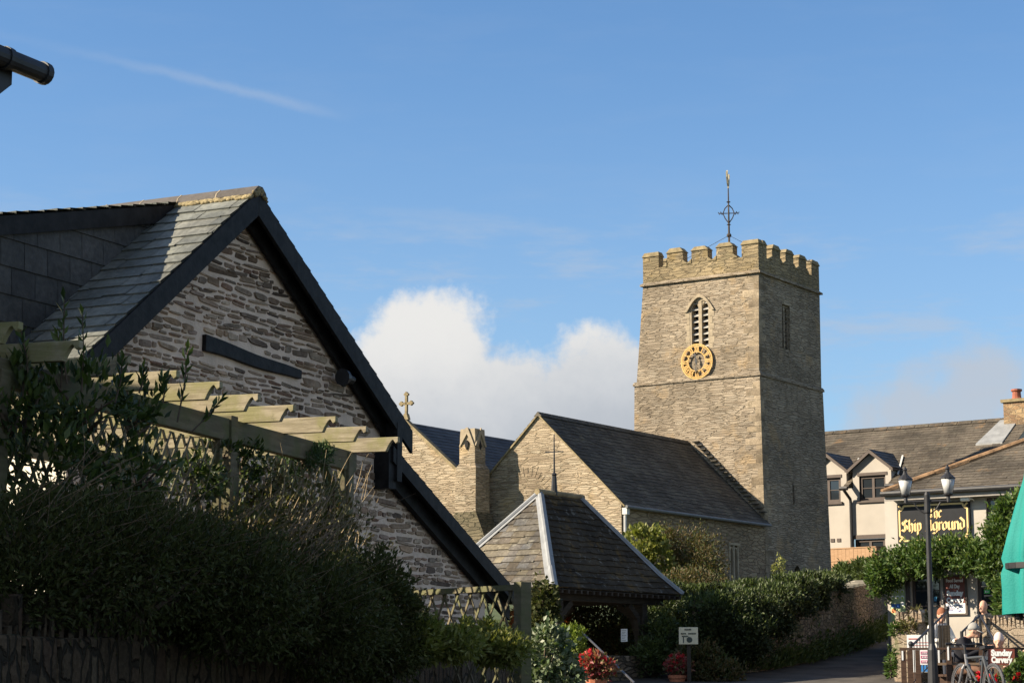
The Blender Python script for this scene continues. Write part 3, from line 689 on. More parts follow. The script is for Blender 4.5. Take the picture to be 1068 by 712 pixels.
while z<16.5:
    h=random.uniform(.16,.34); A_=stage(z+h/2,2.5,12.72,S0,S1) if z<12.5 else stage(z+h/2,12.8,16.7,S2,S3)
    if not 12.3<z<12.85:
        a,b=(random.uniform(.45,.7),random.uniform(.2,.32)) if k%2 else (random.uniform(.2,.32),random.uniform(.45,.7))
        r_=random.random(); mb.box(A_[1]-a,A_[1]+.006,A_[2]-.006,A_[2]+b,z,z+h-.015,0,r_);
    z+=h; k+=1
mb.build('quoins',quoin,church,bevel=.012)
def band(z0,z1,A,o,mat=dressed,name='string_course'):
    mb=MB(); a,b,c,d=A
    # weathered string: sloping top
    for pts in ([(a-o,c-o),(b+o,c-o),(b+o,d+o),(a-o,d+o)],):
        lo=[(x,y,z0) for x,y in pts]; mi=[(x,y,z0+(z1-z0)*.5) for x,y in pts]; up=[(a,c,z1),(b,c,z1),(b,d,z1),(a,d,z1)]
        for k in range(4):
            n=(k+1)%4; mb.poly([lo[k],lo[n],mi[n],mi[k]]); mb.poly([mi[k],mi[n],up[n],up[k]])
        mb.poly(lo[::-1]); mb.poly(up)
    return mb.build(name,mat,church)
band(12.66,12.82,S1,.05,tower_stone); band(16.66,16.80,S3,.10,tower_stone)
# parapet with merlons
xl,xr,yf,yb=S3; th=.38
mb=MB(); cpm=MB()
mb.box(xl,xr,yf,yf+th,16.78,17.36); mb.box(xl,xr,yb-th,yb,16.78,17.36); mb.box(xl,xl+th,yf+th,yb-th,16.78,17.36); mb.box(xr-th,xr,yf+th,yb-th,16.78,17.36)
mb.poly([(xl+.1,yf+.1,16.9),(xr-.1,yf+.1,16.9),(xr-.1,yb-.1,16.9),(xl+.1,yb-.1,16.9)])
def merlon(x0,x1,y0,y1,sl):
    h=17.36; j=random.uniform(-.04,.04); t=17.86+j
    mb.box(x0,x1,y0,y1,h,t)
    o=.045; a=random.uniform(.16,.2)
    q=[(x0-o,y0-o),(x1+o,y0-o),(x1+o,y1+o),(x0-o,y1+o)]
    if sl=='x': up=[(x0+.13,y0-o*.2),(x1-.13,y0-o*.2),(x1-.13,y1),(x0+.13,y1)]
    elif sl=='y': up=[(x0,y0+.13),(x1+o*.2,y0+.13),(x1+o*.2,y1-.13),(x0,y1-.13)]
    else: up=[(x0+.06,y0),(x1,y0),(x1,y1-.08),(x0+.06,y1-.08)]
    cpm.hexa([(x,y,t+.002) for x,y in q]+[(x,y,t+a) for x,y in up])
    # sloped crenel shoulders
    for s in (-1,1):
        if sl=='x':
            xx=x1 if s>0 else x0; cpm.hexa([(xx,y0-.03,h+.002),(xx+s*.2,y0-.03,h+.002),(xx+s*.2,y1+.03,h+.002),(xx,y1+.03,h+.002),(xx,y0-.03,h+.2),(xx+s*.2,y0-.03,h+.04),(xx+s*.2,y1+.03,h+.04),(xx,y1+.03,h+.2)])
        elif sl=='y':
            yy=y1 if s>0 else y0; cpm.hexa([(x0-.03,yy,h+.002),(x1+.03,yy,h+.002),(x1+.03,yy+s*.2,h+.002),(x0-.03,yy+s*.2,h+.002),(x0-.03,yy,h+.2),(x1+.03,yy,h+.2),(x1+.03,yy+s*.2,h+.04),(x0-.03,yy+s*.2,h+.04)])
n=5; mw=.72; pit=(xr-xl-mw)/4
for k in range(5):
    a=xl+k*pit
    for (y0,y1) in ((yf,yf+th),(yb-th,yb)): merlon(a,a+mw,y0,y1,'x' if 0<k<4 else 'c')
pit=(yb-yf-mw)/4
for k in range(5):
    a=yf+k*pit
    for (x0,x1) in ((xr-th-.002,xr-.0),(xl,xl+th)):
        if 0<k<4: merlon(x0,x1,a,a+mw,'y')
        elif k==0: mb.box(x0,x1,a+th,a+mw,17.36,17.84); cpm.hexa([(x0-.04,a+th,17.845),(x1+.04,a+th,17.845),(x1+.04,a+mw+.04,17.845),(x0-.04,a+mw+.04,17.845),(x0,a+th,18.03),(x1,a+th,18.03),(x1,a+mw-.12,18.03),(x0,a+mw-.12,18.03)])
        else: mb.box(x0,x1,a,a+mw-th,17.36,17.84); cpm.hexa([(x0-.04,a-.04,17.845),(x1+.04,a-.04,17.845),(x1+.04,a+mw-th,17.845),(x0-.04,a+mw-th,17.845),(x0,a+.12,18.03),(x1,a+.12,18.03),(x1,a+mw-th,18.03),(x0,a+mw-th,18.03)])
par=mb.build('parapet',parapet_stone,church); cpm.build('coping',coping_st,church,bevel=.03)
# belfry window (front): tracery, louvres, hood
yw=stage(15,12.8,16.7,S2,S3)[2]
fr=thing.__class__
mb=MB(); fnw=lambda u,z,d:(u,yw+.12+d,z)
lights=((-3.06,-2.76),(-2.62,-2.32)); zs_=15.40; zt_=15.95
for (a,b) in ((-3.13,-3.06),(-2.76,-2.62),(-2.32,-2.25)):
    mb.box(a,b,yw+.0 if a!=-2.76 else yw+.03,yw+.34,13.95,zs_)
for (a,b) in lights: arch_spandrels(mb,lambda u,z,d:(u,yw+.06+d,z),a,b,zs_,zt_-.12,.28)
for (a,b) in ((-3.13,-3.06),(-2.76,-2.62),(-2.32,-2.25)): mb.box(a,b,yw+.03,yw+.34,zs_,zt_-.12)
mb.box(-3.13,-2.25,yw+.03,yw+.34,zt_-.12,zt_)
bw=mb.build('belfry_window',dressed,church)
mb=MB()
for (a,b) in lights:
    z=14.0
    while z<15.75:
        mb.hexa([(a-.01,yw+.08,z),(b+.01,yw+.08,z),(b+.01,yw+.36,z+.17),(a-.01,yw+.36,z+.17),(a-.01,yw+.08,z+.035),(b+.01,yw+.08,z+.035),(b+.01,yw+.36,z+.205),(a-.01,yw+.36,z+.205)]); z+=.245
mb.build('louvre',plain('grey_louvre',(.36,.34,.30),.8,.2),bw)
mb=MB(); mb.box(-3.13,-2.25,yw+.42,yw+.47,13.95,15.95); mb.build('dark_backing',dark_in,bw)
mb=MB(); 
def archpts(w,h,n=9):
    out=[]
    for k in range(n+1):
        t=-1+2*k/n; out.append((t*w,h*(1-abs(t)**1.7)))
    return out
ou=archpts(.66,.68); inn=archpts(.54,.55)
for k in range(len(ou)-1):
    q=[(-2.69+ou[k][0],15.42+ou[k][1]),(-2.69+ou[k+1][0],15.42+ou[k+1][1]),(-2.69+inn[k+1][0],15.42+inn[k+1][1]),(-2.69+inn[k][0],15.42+inn[k][1])]
    mb.prism([(x,yw-.07,z) for x,z in q],(0,.08,0))
mb.build('hood_mould',dressed,bw)
for s in (-1,1):
    mb=MB(); z=13.9; k=0
    while z<15.4:
        h=random.uniform(.2,.3); w=.2 if k%2 else .13; x=-2.69+s*.44; mb.box(min(x,x+s*w),max(x,x+s*w),yw-.012,yw+.02,z,z+h-.012); z+=h; k+=1
    mb.build('jamb_stones',dressed,bw,bevel=.01)
# side belfry window (right face)
xw=stage(15,12.8,16.7,S2,S3)[1]
mb=MB()
for (a,b) in ((2.10,2.17),(2.38,2.50),(2.71,2.78)): mb.box(xw-.34,xw-.08,a,b,14.0,15.75)
for (a,b) in ((2.17,2.38),(2.50,2.71)): arch_spandrels(mb,lambda u,z,d:(xw-.1-d,u,z),a,b,15.4,15.75,.25)
sw=mb.build('belfry_window',tower_stone,church)
mb=MB(); mb.box(xw-.5,xw-.45,2.1,2.78,14.0,15.75)
for (a,b) in ((2.17,2.38),(2.50,2.71)):
    z=14.05
    while z<15.6: mb.hexa([(xw-.12,a,z),(xw-.12,b,z),(xw-.4,b,z+.17),(xw-.4,a,z+.17),(xw-.12,a,z+.03),(xw-.12,b,z+.03),(xw-.4,b,z+.2),(xw-.4,a,z+.2)]); z+=.25
mb.build('louvre',dark_in,sw)
mb=MB(); mb.box(-.6,-.45,2.4,2.75,7.8,8.7); mb.build('dark_backing',dark_in,church); mb=MB(); mb.box(-.6,-.42,2.3,3,4.8,5.6); mb.build('dark_backing',dark_in,church)
mb=MB(); arch_spandrels(mb,lambda u,z,d:(.025-d,u,z),2.35,2.95,5.2,5.56,.3); mb.build('niche_arch',tower_stone,church)
# clock
mb=MB(); CX,CZ,CR=-2.80,13.42,.70; yc=stage(13.4,12.8,16.7,S2,S3)[2]-.10
def ring(mb,r0,r1,y,d,n=48):
    for k in range(n):
        a=2*math.pi*k/n;b=2*math.pi*(k+1)/n
        mb.prism([(CX+r0*math.sin(a),y,CZ+r0*math.cos(a)),(CX+r1*math.sin(a),y,CZ+r1*math.cos(a)),(CX+r1*math.sin(b),y,CZ+r1*math.cos(b)),(CX+r0*math.sin(b),y,CZ+r0*math.cos(b))],(0,d,0))
ring(mb,.655,CR,yc,.03); ring(mb,.60,.625,yc,.03); ring(mb,.365,.40,yc,.03)
for k in range(60):
    a=2*math.pi*k/60; mb.bar((CX+.62*math.sin(a),yc+.015,CZ+.62*math.cos(a)),(CX+.66*math.sin(a),yc+.015,CZ+.66*math.cos(a)),.035 if k%5==0 else .014,.025,up=(0,1,0))
NUM=['XII','I','II','III','IIII','V','VI','VII','VIII','IX','X','XI']
for k,nm in enumerate(NUM):
    a=2*math.pi*k/12; ru=Vector((math.sin(a),0,math.cos(a))); rt=Vector((math.cos(a),0,-math.sin(a))); c=Vector((CX,yc+.015,CZ))
    wid={'I':.052,'V':.11,'X':.11}; tot=sum(wid[ch] for ch in nm); x=-tot/2
    def st(u0,v0,u1,v1,w): mb.bar(c+rt*u0+ru*v0,c+rt*u1+ru*v1,w,.03,up=(0,1,0))
    for ch in nm:
        w=wid[ch]; xm=x+w/2
        if ch=='I': st(xm,.395,xm,.605,.034)
        if ch=='V': st(x+.012,.605,xm,.395,.034); st(x+w-.012,.605,xm,.395,.022)
        if ch=='X': st(x+.012,.605,x+w-.012,.395,.034); st(x+.012,.395,x+w-.012,.605,.022)
        x+=w
clock=mb.build('clock_face',gold,church)
mb=MB()
for ang,L,w in ((5.0,.36,.06),(-1,0,0)):
    pass
def hand(ang,L,w,tip):
    a=R(ang); u=Vector((math.sin(a),0,math.cos(a))); t=Vector((math.cos(a),0,-math.sin(a))); c=Vector((CX,yc-.05,CZ))
    mb.prism([c-u*.12+t*w*.5,c-u*.12-t*w*.5,c+u*L*.6-t*w*.35,c+u*L*.7-t*tip,c+u*L,c+u*L*.7+t*tip,c+u*L*.6+t*w*.35],(0,.015,0))
hand(348,.34,.05,.07); hand(183,.50,.04,.03); mb.lathe([(.06,0),(.06,.03)],14,(CX,yc-.06,CZ),0,'y')
mb.build('clock_hand',iron,clock)
# nave (front vessel)
NY=-10.63; NW=-6.54; EZ=7.09; RX=-3.27; RZ=10.24
mb=MB(); mb.poly([(0,NY,2.5),(NW,NY,2.5),(NW,NY,EZ),(RX,NY,RZ),(0,NY,EZ)]); mb.build('gable_wall',church_stone,church)
wh=[(-3.0,-2.25,4.35,6.05),(-7.75,-7.4,4.6,6.1)]
mb=MB(); wall_holes(mb,lambda u,z:(0,u,z),[NY,-7.75,-7.4,-3.0,-2.25,.0],[2.5,4.35,4.6,6.05,6.1,EZ],wh)
for h in wh:
    for (a,b) in (((h[0],h[2]),(h[0],h[3])),((h[1],h[2]),(h[1],h[3])),((h[0],h[2]),(h[1],h[2])),((h[0],h[3]),(h[1],h[3]))): mb.poly([(0,a[0],a[1]),(0,b[0],b[1]),(-.4,b[0],b[1]),(-.4,a[0],a[1])])
mb.poly([(NW,NY,2.5),(NW,0,2.5),(NW,0,EZ),(NW,NY,EZ)])
mb.build('nave_wall',rubble('nave_side_rubble',[(.20,.15,.10),(.27,.21,.14),(.32,.25,.165),(.24,.18,.12)],(.25,.19,.125),.50,.11,.03,.12,.05,.3),church)
mb=MB()
for (a,b) in ((-3.0,-2.9),(-2.68,-2.57),(-2.35,-2.25)): mb.box(-.2,.03,a,b,4.35,6.05)
for (a,b) in ((-2.9,-2.68),(-2.57,-2.35)): arch_spandrels(mb,lambda u,z,d:(.015-d,u,z),a,b,5.65,5.98,.2)
mb.box(-.2,.06,-3.08,-2.17,6.052,6.14); mb.box(-.15,.07,-3.05,-2.2,4.25,4.348)
lw=mb.build('lancet_window',dressed,church)
mb=MB(); mb.box(-.3,-.22,-3,-2.25,4.35,6.05); mb.build('glass',glass,lw)
mb=MB(); arch_spandrels(mb,lambda u,z,d:(.015-d,u,z),-7.75,-7.4,5.75,6.1,.2); mb.box(-.2,.03,-7.83,-7.752,4.6,6.15); mb.box(-.2,.03,-7.398,-7.32,4.6,6.15); l2=mb.build('lancet_window',dressed,church)
mb=MB(); mb.box(-.3,-.22,-7.75,-7.4,4.6,6.1); mb.build('glass',glass,l2)
s_=(RZ-EZ)/3.27; ex=.16
mb=MB(); slates(mb,[(ex,NY-.07,EZ-s_*ex+.03),(ex,.12,EZ-s_*ex+.03),(RX,.12,RZ+.03),(RX,NY-.07,RZ+.03)],.20,.30,.018,jit=1.0); slates(mb,[(NW-ex,NY-.07,EZ-s_*ex+.03),(NW-ex,.12,EZ-s_*ex+.03),(RX,.12,RZ+.03),(RX,NY-.07,RZ+.03)],.22,.30,.016)
mb.build('nave_roof',nave_slate,church,fixn=False)
mb=MB(); mb.tube([(ex+.06,NY-.05,EZ-s_*ex-.02),(ex+.06,.0,EZ-s_*ex-.02)],.06,8); mb.build('gutter',plain('grey_gutter',(.13,.13,.13),.5,.2),church)
mb=MB(); mb.tube([(ex+.05,NY+.1,EZ-.22),(.1,NY+.1,EZ-.4),(.08,NY+.1,EZ-.5),(.08,NY+.1,3)],.055,8); mb.box(.02,.2,NY+.02,NY+.2,EZ-.42,EZ-.2); mb.build('downpipe',plain('pale_pipe',(.50,.49,.47),.5,.1),church)
mb=MB(); y=NY-.08
while y<.1: mb.prism([(RX-.16,y,RZ-.06),(RX,y,RZ+.10),(RX+.16,y,RZ-.06)],(0,.43,0)); y+=.45
mb.build('ridge_tiles',nave_slate,church)
mb=MB()
for s,xe in ((1,ex),(-1,NW-ex)): mb.bar((RX,NY-.05,RZ-.0),(xe,NY-.05,EZ-s_*ex-.0),.05,.05,up=(0,1,0))
mb.build('verge',coping_st,church)
mb=MB()  # stepped weathering slates on tower face
for k in range(19):
    t=(k+.5)/19; x=lerp(RX+.35,.05,t); z=lerp(RZ+.1,EZ+.25,t)-.05; mb.box(x-.16,x+.10,-.14,.06,z+.05,z+.085)
mb.build('weathering_slates',nave_slate,church)
mb=MB()
for k in range(21):   # voussoirs of the gable window arch
    a=R(-15+210*k/20); c=Vector((-3.75,NY-.002,7.35)); u=Vector((math.cos(a),0,math.sin(a))); w=random.uniform(.1,.2); mb.bar(c+u*.80,c+u*(1.0+random.uniform(0,.2)),.07,.02,up=(0,1,0))
mb.build('window_arch',church_stone,church)
# chancel behind
CA=-9.25; CE=-5.6; CZp=10.42; CY=NY+.35; cs=.83
mb=MB(); mb.poly([(CE,CY,2.5),(2*CA-CE,CY,2.5),(2*CA-CE,CY,CZp-cs*(CE-CA)),(CA,CY,CZp),(CE,CY,CZp-cs*(CE-CA))]); mb.build('gable_wall',church_stone,church)
mb=MB(); slates(mb,[(CE,CY+.15,CZp-cs*(CE-CA)+.0),(CE,8,CZp-cs*(CE-CA)+.0),(CA,8,CZp),(CA,CY+.15,CZp)],.22,.3,.014); slates(mb,[(2*CA-CE,CY+.15,CZp-cs*(CE-CA)),(2*CA-CE,8,CZp-cs*(CE-CA)),(CA,8,CZp),(CA,CY+.15,CZp)],.3,.4,.014)
mb.build('chancel_roof',slatemat('chancel_slate',[(.035,.036,.038),(.045,.046,.048),(.055,.056,.056)],None,.4,.6),church,fixn=False)
mb=MB(); d=.13
for s in (1,-1): mb.prism([(CA,CY-.06,CZp+.12),(CA+s*3.75,CY-.06,CZp+.12-cs*3.75),(CA+s*3.75,CY-.06,CZp-.02-cs*3.75),(CA,CY-.06,CZp-.02)],(0,.24,0))
mb.build('gable_coping',coping_st,church)
mb=MB(); cx_=CA-.02; b=CZp+.1
mb.prism([(cx_-.13,CY-.02,b),(cx_+.13,CY-.02,b),(cx_+.06,CY-.02,b+.22),(cx_-.06,CY-.02,b+.22)],(0,.16,0))
mb.box(cx_-.045,cx_+.045,CY+.01,CY+.1,b+.2,b+.93); mb.box(cx_-.21,cx_+.21,CY+.01,CY+.1,b+.55,b+.64)
for (ux,uz) in ((0,.93),(-.22,.595),(.22,.595)):
    for (a,c) in ((0,.05),(.055,0),(-.055,0),(0,-.04)): mb.lathe([(.045,-.05),(.05,0),(.045,.05)],8,(cx_+ux+a,CY+.055,b+uz+c),0,'y')
mb.build('finial_cross',coping_st,church)
# chimney-like pinnacle on buttress
PX,PY=-5.53,NY-.75
mb=MB()
mb.box(PX-.335,PX+.335,PY-.32,PY+.32,8.6,9.25)
for s in (0,1): pass
mb.hexa([(PX-.44,PY-.42,8.42),(PX+.44,PY-.42,8.42),(PX+.44,PY+.42,8.42),(PX-.44,PY+.42,8.42),(PX-.335,PY-.32,8.6),(PX+.335,PY-.32,8.6),(PX+.335,PY+.32,8.6),(PX-.335,PY+.32,8.6)])
mb.box(PX-.44,PX+.44,PY-.42,PY+.42,6.9,8.418)
pin=mb.build('pinnacle',church_stone,church,bevel=.02)
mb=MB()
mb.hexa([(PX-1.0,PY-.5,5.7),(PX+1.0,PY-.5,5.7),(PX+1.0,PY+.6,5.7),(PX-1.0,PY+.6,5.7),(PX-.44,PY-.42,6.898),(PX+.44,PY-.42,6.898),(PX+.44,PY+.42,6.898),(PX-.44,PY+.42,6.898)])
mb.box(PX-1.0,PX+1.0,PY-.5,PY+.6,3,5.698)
mb.build('buttress',rubble('shaded_mossy_buttress',[(.10,.085,.055),(.15,.125,.08),(.12,.105,.065),(.19,.155,.10)],(.09,.08,.05),.40,.085,.03,.13,.04,.3),pin)  # mossy stone, with the shade on the flared base put into its colour
mb=MB()
for (o_,dv) in (((PX,PY-.32-.05,0),(0,.74,0)),):
    mb.prism([(PX-.32,PY-.36,9.20),(PX-.27,PY-.36,9.20),(PX,PY-.36,9.62),(PX+.27,PY-.36,9.20),(PX+.32,PY-.36,9.20),(PX+.04,PY-.36,9.84),(PX-.04,PY-.36,9.84)],(0,.05,0))
    mb.prism([(PX+.375,PY-.34,9.20),(PX+.375,PY-.24,9.20),(PX+.375,PY,9.62),(PX+.375,PY+.24,9.20),(PX+.375,PY+.34,9.20),(PX+.375,PY,9.84)],(-.05,0,0))
    mb.prism([(PX-.32,PY-.3,9.22),(PX+.32,PY-.3,9.22),(PX+.32,PY-.3,9.5),(PX+.30,PY-.3,9.8),(PX-.30,PY-.3,9.8),(PX-.32,PY-.3,9.5)],(0,.6,0))
mb.build('gablet_cap',dressed,pin)
mb=MB(); mb.prism([(PX-.07,PY-.368,9.2),(PX,PY-.368,9.06),(PX+.07,PY-.368,9.2),(PX+.07,PY-.368,9.3),(PX,PY-.368,9.4),(PX-.07,PY-.368,9.3)],(0,.06,0)); mb.build('quatrefoil_opening',dark_in,pin); mb=MB(); mb.prism([(PX+.33,PY-.08,9.2),(PX+.33,PY,9.06),(PX+.33,PY+.08,9.2),(PX+.33,PY,9.4)],(.012,0,0)); mb.build('quatrefoil_opening',dark_in,pin)
# weather vane on the tower
vx,vy=-2.75,2.8
vane=thing('weather_vane','iron weather vane with a gilded cockerel on the church tower','weather vane',church.matrix_basis@Vector((vx,vy,16.92)),-33.75)
mb=MB(); mb.tube([(0,0,0),(0,0,2.0),(0,0,4.0)],[.055,.045,.025],8); mb.lathe([(.05,1.95),(.10,2.0),(.10,2.06),(.05,2.12)],8); mb.build('pole',rust_iron,vane)
mb=MB(); zc=2.95
for a in range(4):
    u=Vector((math.cos(a*math.pi/2+.5),math.sin(a*math.pi/2+.5),0))
    mb.tube([(0,0,zc-.42),u*.15+V(0,0,zc-.2),u*.23+V(0,0,zc),u*.15+V(0,0,zc+.2),(0,0,zc+.36)],.022,5)
    mb.tube([(0,0,zc),u*.38+V(0,0,zc)],.02,5); mb.tube([u*.26+V(0,0,zc-.06),u*.32+V(0,0,zc+.07),u*.38+V(0,0,zc-.05),u*.42+V(0,0,zc+.05)],.022,5)
mb.lathe([(.04,zc-.5),(.09,zc-.47),(.04,zc-.44)],8); mb.lathe([(.04,zc+.44),(.09,zc+.47),(.04,zc+.5)],8)
mb.build('scrollwork',rust_iron,vane)
mb=MB(); 
cock=[(-.30,.40),(-.34,.62),(-.24,.52),(-.20,.70),(-.10,.40),(.06,.34),(.14,.48),(.17,.62),(.23,.58),(.30,.54),(.23,.50),(.20,.28),(.10,.12),(.03,.08),(.02,0),(-.02,0),(-.03,.08),(-.16,.16)]
d=Vector((math.cos(R(108)),math.sin(R(108)),0)); nn=Vector((-d.y,d.x,0))
mb.prism([d*x+V(0,0,4.0+z)-nn*.03 for x,z in cock],nn*.06); mb.build('cockerel',plain('tarnished_gilt',(.42,.36,.24),.6,.2),vane)
mb=MB()
for a in (30,120,210,300): u=Vector((math.cos(R(a)),math.sin(R(a)),0)); mb.tube([(0,0,2.03),u*2.9+V(0,0,.45)],.010,4)
mb.build('guy_wire',rust_iron,vane)

# ------------------------------------------------------------------ lychgate
LG=at(577,612,36); lz=1.1
lych=thing('lychgate','open timber lychgate with steep hipped stone-slate roof and lead hips','lychgate',(LG.x,LG.y,lz),-33.75)
Wd=2.9; Ln=4.81; ezl=LG.z-lz; rzl=4.94-lz; r0,r1=1.8,3.27
def lp(x,y,z): return (x,y,z)
c00=(0,0,ezl);c01=(0,Ln,ezl);c10=(-Wd,0,ezl);c11=(-Wd,Ln,ezl);R0=(-Wd/2,r0,rzl);R1=(-Wd/2,r1,rzl)
def flare(a,b,ra,rb,lo=.22,dz=-.05):
    """two slopes: steep upper part and flatter bell-cast foot"""
    a,b,ra,rb=map(Vector,(a,b,ra,rb)); ma=a.lerp(ra,lo)+V(0,0,dz); mb_=b.lerp(rb,lo)+V(0,0,dz); return a,b,mb_,ma,ra,rb
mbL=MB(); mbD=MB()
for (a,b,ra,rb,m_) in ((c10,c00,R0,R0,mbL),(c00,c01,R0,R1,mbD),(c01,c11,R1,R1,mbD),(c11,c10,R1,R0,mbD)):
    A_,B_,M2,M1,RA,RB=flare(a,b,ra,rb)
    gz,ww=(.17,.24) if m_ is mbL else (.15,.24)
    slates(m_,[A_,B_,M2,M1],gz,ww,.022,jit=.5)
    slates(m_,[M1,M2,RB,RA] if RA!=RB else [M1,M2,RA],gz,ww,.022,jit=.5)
mbL.build('roof',gate_slate,lych,fixn=False); mbD.build('roof',gate_slate_shade,lych,fixn=False)
for a,ra in ((c10,R0),(c00,R0),(c01,R1),(c11,R1)):
    mb=MB(); a=Vector(a);ra=Vector(ra); m=a.lerp(ra,.22)+V(0,0,-.05)
    for p,q in ((a,m),(m,ra)):
        dn=Vector((0,0,1)); mb.tube([p+V(0,0,.03),q+V(0,0,.03)],.05,8)
    # flat wings
    for side in (0,1):
        nx=Vector((0,-1,0)) if side==0 else Vector((1,0,0))
        s2=Vector((1 if a.x<-.5 else -1,0,0)) if side==0 else Vector((0,1 if a.y<1 else -1,0))
        for p,q in ((a,m),(m,ra)):
            w=.125
            nrm=(q-p).cross(s2).normalized(); nrm=nrm if nrm.z>0 else -nrm
            mb.poly([p+nrm*.035,q+nrm*.035,q+s2*w*(.75 if q==ra else 1)+nrm*.035,p+s2*w+nrm*.035])
    mb.build('lead_hip',lead,lych)
mb=MB(); mb.tube([V(*R0)+V(0,-.1,.03),V(*R1)+V(0,.1,.03)],.06,10); mb.build('ridge_tiles',coping_st,lych)
mb=MB(); mb.box(-Wd+.02,-.02,.02,Ln-.02,ezl-.03,ezl-.015)
for k in range(22): y=.1+k*(Ln-.2)/21; mb.box(-.55,.0,y-.03,y+.03,ezl-.09,ezl-.025); mb.box(-Wd,-Wd+.5,y-.03,y+.03,ezl-.09,ezl-.025)
mb.build('eaves',oak,lych)
px_=(-.42,-Wd+.42)
for y in (.75,Ln-.95):
    for x in px_:
        mb=MB(); mb.box(x-.1,x+.1,y-.1,y+.1,.75,ezl-.2); mb.build('post',oak,lych,bevel=.01)
        mb=MB(); s=1 if y<2 else -1
        for dx,dy in ((0,s),(-1 if x>-1 else 1,0)):
            pts=[Vector((x+dx*.08,y+dy*.08,1.15)),Vector((x+dx*.17,y+dy*.17,1.5)),Vector((x+dx*.5,y+dy*.5,ezl-.22))]
            mb.bar(pts[0],pts[1],.09,.12); mb.bar(pts[1],pts[2],.09,.12)
        mb.build('brace',oak,lych)
mb=MB()
for x in px_: mb.box(x-.09,x+.09,.2,Ln-.2,ezl-.2,ezl-.035)
for y in (.75,Ln-.95): mb.box(px_[1]+.092,px_[0]-.092,y-.09,y+.09,ezl-.2,ezl-.035)
mb.build('tie_beam',oak,lych)
mb=MB(); mb.box(-.65,-.2,.45,Ln-.6,-.3,.75); mb.box(-Wd+.2,-Wd+.65,.45,Ln-.6,-.3,.75); mb.build('dwarf_wall',yard_stone,lych,bevel=.02)
mb=MB()
fx,fy=-Wd/2,2.32
mb.tube([(fx,fy,rzl),(fx,fy,rzl+.38)],[.07,.045],8); mb.tube([(fx,fy,rzl+.38),(fx,fy,rzl+1.2)],[.02,.01],6)
mb.bar((fx-.18,fy-.05,rzl+.85),(fx+.18,fy+.05,rzl+.85),.02,.02); mb.lathe([(.01,.36),(.06,.4),(.01,.46)],8,(fx,fy,rzl))
mb.build('finial',iron,lych)


nt=at(651,662,38.2)
no=thing('notice','small white paper notice pinned on the dark lychgate post','notice',nt,-33.75); mb=MB(); mb.box(-.07,.07,-.004,.004,-.12,.12,0); mb.build('paper',white_paint,no)
mb=MB()
for k in range(7): mb.box(-.05,.05-.02*(k%3),-.007,-.0045,.085-.03*k,.093-.03*k)
mb.build('writing',plain('grey_ink',(.2,.2,.22),.8),no)
# handrail of the lychgate steps, church sign
mb=MB(); h0=at(603,655,34); h1=at(662,712,27.5); hr=thing('handrail','thin dark metal handrail sloping down the lychgate steps','handrail',(h1.x,h1.y,g(h1.y)))
o_=Vector((h1.x,h1.y,g(h1.y))); mb.tube([h0-o_,h1-o_],.016,8); mb.build('rail',plain('worn_steel',(.045,.045,.05),.5,.2),hr)
for t in (.05,.5,.95): p=h0.lerp(h1,t)-o_; mb=MB(); mb.tube([p,(p.x,p.y,g(p.y+o_.y)-o_.z-.3)],.014,6); mb.build('post',iron,hr)
sp=at(718,662,37.9); cs_=thing('church_sign','cream notice board with dark lettering on a post against the churchyard hedge','sign',(sp.x,sp.y,g(sp.y)),-10)
sz=sp.z-g(sp.y)
mb=MB(); mb.box(-.18,.18,-.02,.02,sz-.17,sz+.15); mb.build('board',plain('cream_board',(.58,.53,.38),.6,.06),cs_,bevel=.006)
mb=MB(); mb.box(-.035,.035,.022,.08,-.2,sz+.1); mb.build('post',oak,cs_)
mb=MB(); ink=plain('dark_ink',(.05,.06,.05),.7)
for (a,b,z) in ((-.07,.05,.105),(-.14,-.04,.03),(.0,.14,.03),(-.12,.0,-.02)):
    x=a
    while x<b: w=random.uniform(.012,.022); mb.box(x,x+w,-.026,-.0205,sz+z-.014,sz+z+.014); x+=w+.006
mb.lathe([(.055,-.026),(.055,-.0205)],14,(.02,0,sz-.085),0,'y'); mb.box(-.1,-.085,-.026,-.0205,sz-.14,sz-.03)
mb.build('lettering',ink,cs_)
# ------------------------------------------------------------------ churchyard wall along the lane
bw_=thing('churchyard_wall','long rubble churchyard wall beside the lane with ivy and hedge along its top','wall',(0,0,0))
mb=MB(); pts=[]
for i in range(len(WALL)-1):
    for k in range(6):
        t=k/6; pts.append((lerp(WALL[i][0],WALL[i+1][0],t),lerp(WALL[i][1],WALL[i+1][1],t)))
pts.append(WALL[-1])
for (a,b) in zip(pts[:-1],pts[1:]):
    d=Vector((b[0]-a[0],b[1]-a[1],0)).normalized(); n=Vector((-d.y,d.x,0))*.45
    za,zb=g(a[1])-.2,g(b[1])-.2; ta,tb=g(a[1])+1.42+random.uniform(-.03,.03),g(b[1])+1.42+random.uniform(-.03,.03)
    A_,B_=Vector((a[0],a[1],0)),Vector((b[0],b[1],0))
    mb.hexa([A_+V(0,0,za),B_+V(0,0,zb),B_+n+V(0,0,zb),A_+n+V(0,0,za),A_+V(0,0,ta),B_+V(0,0,tb),B_+n+V(0,0,tb),A_+n+V(0,0,ta)])
mb.build('stonework',yard_stone,bw_)
mb=MB()
for i in range(14):
    t=.0+i/13; y=lerp(47,58,t); x=wallx(y); z=g(y)+1.43; mb.box(x-.5,x+.06,y,y+.8,z,z+random.uniform(.06,.1))
mb.build('coping',plain('pale_coping',(.32,.29,.23),.9,.3,3),bw_,bevel=.02)

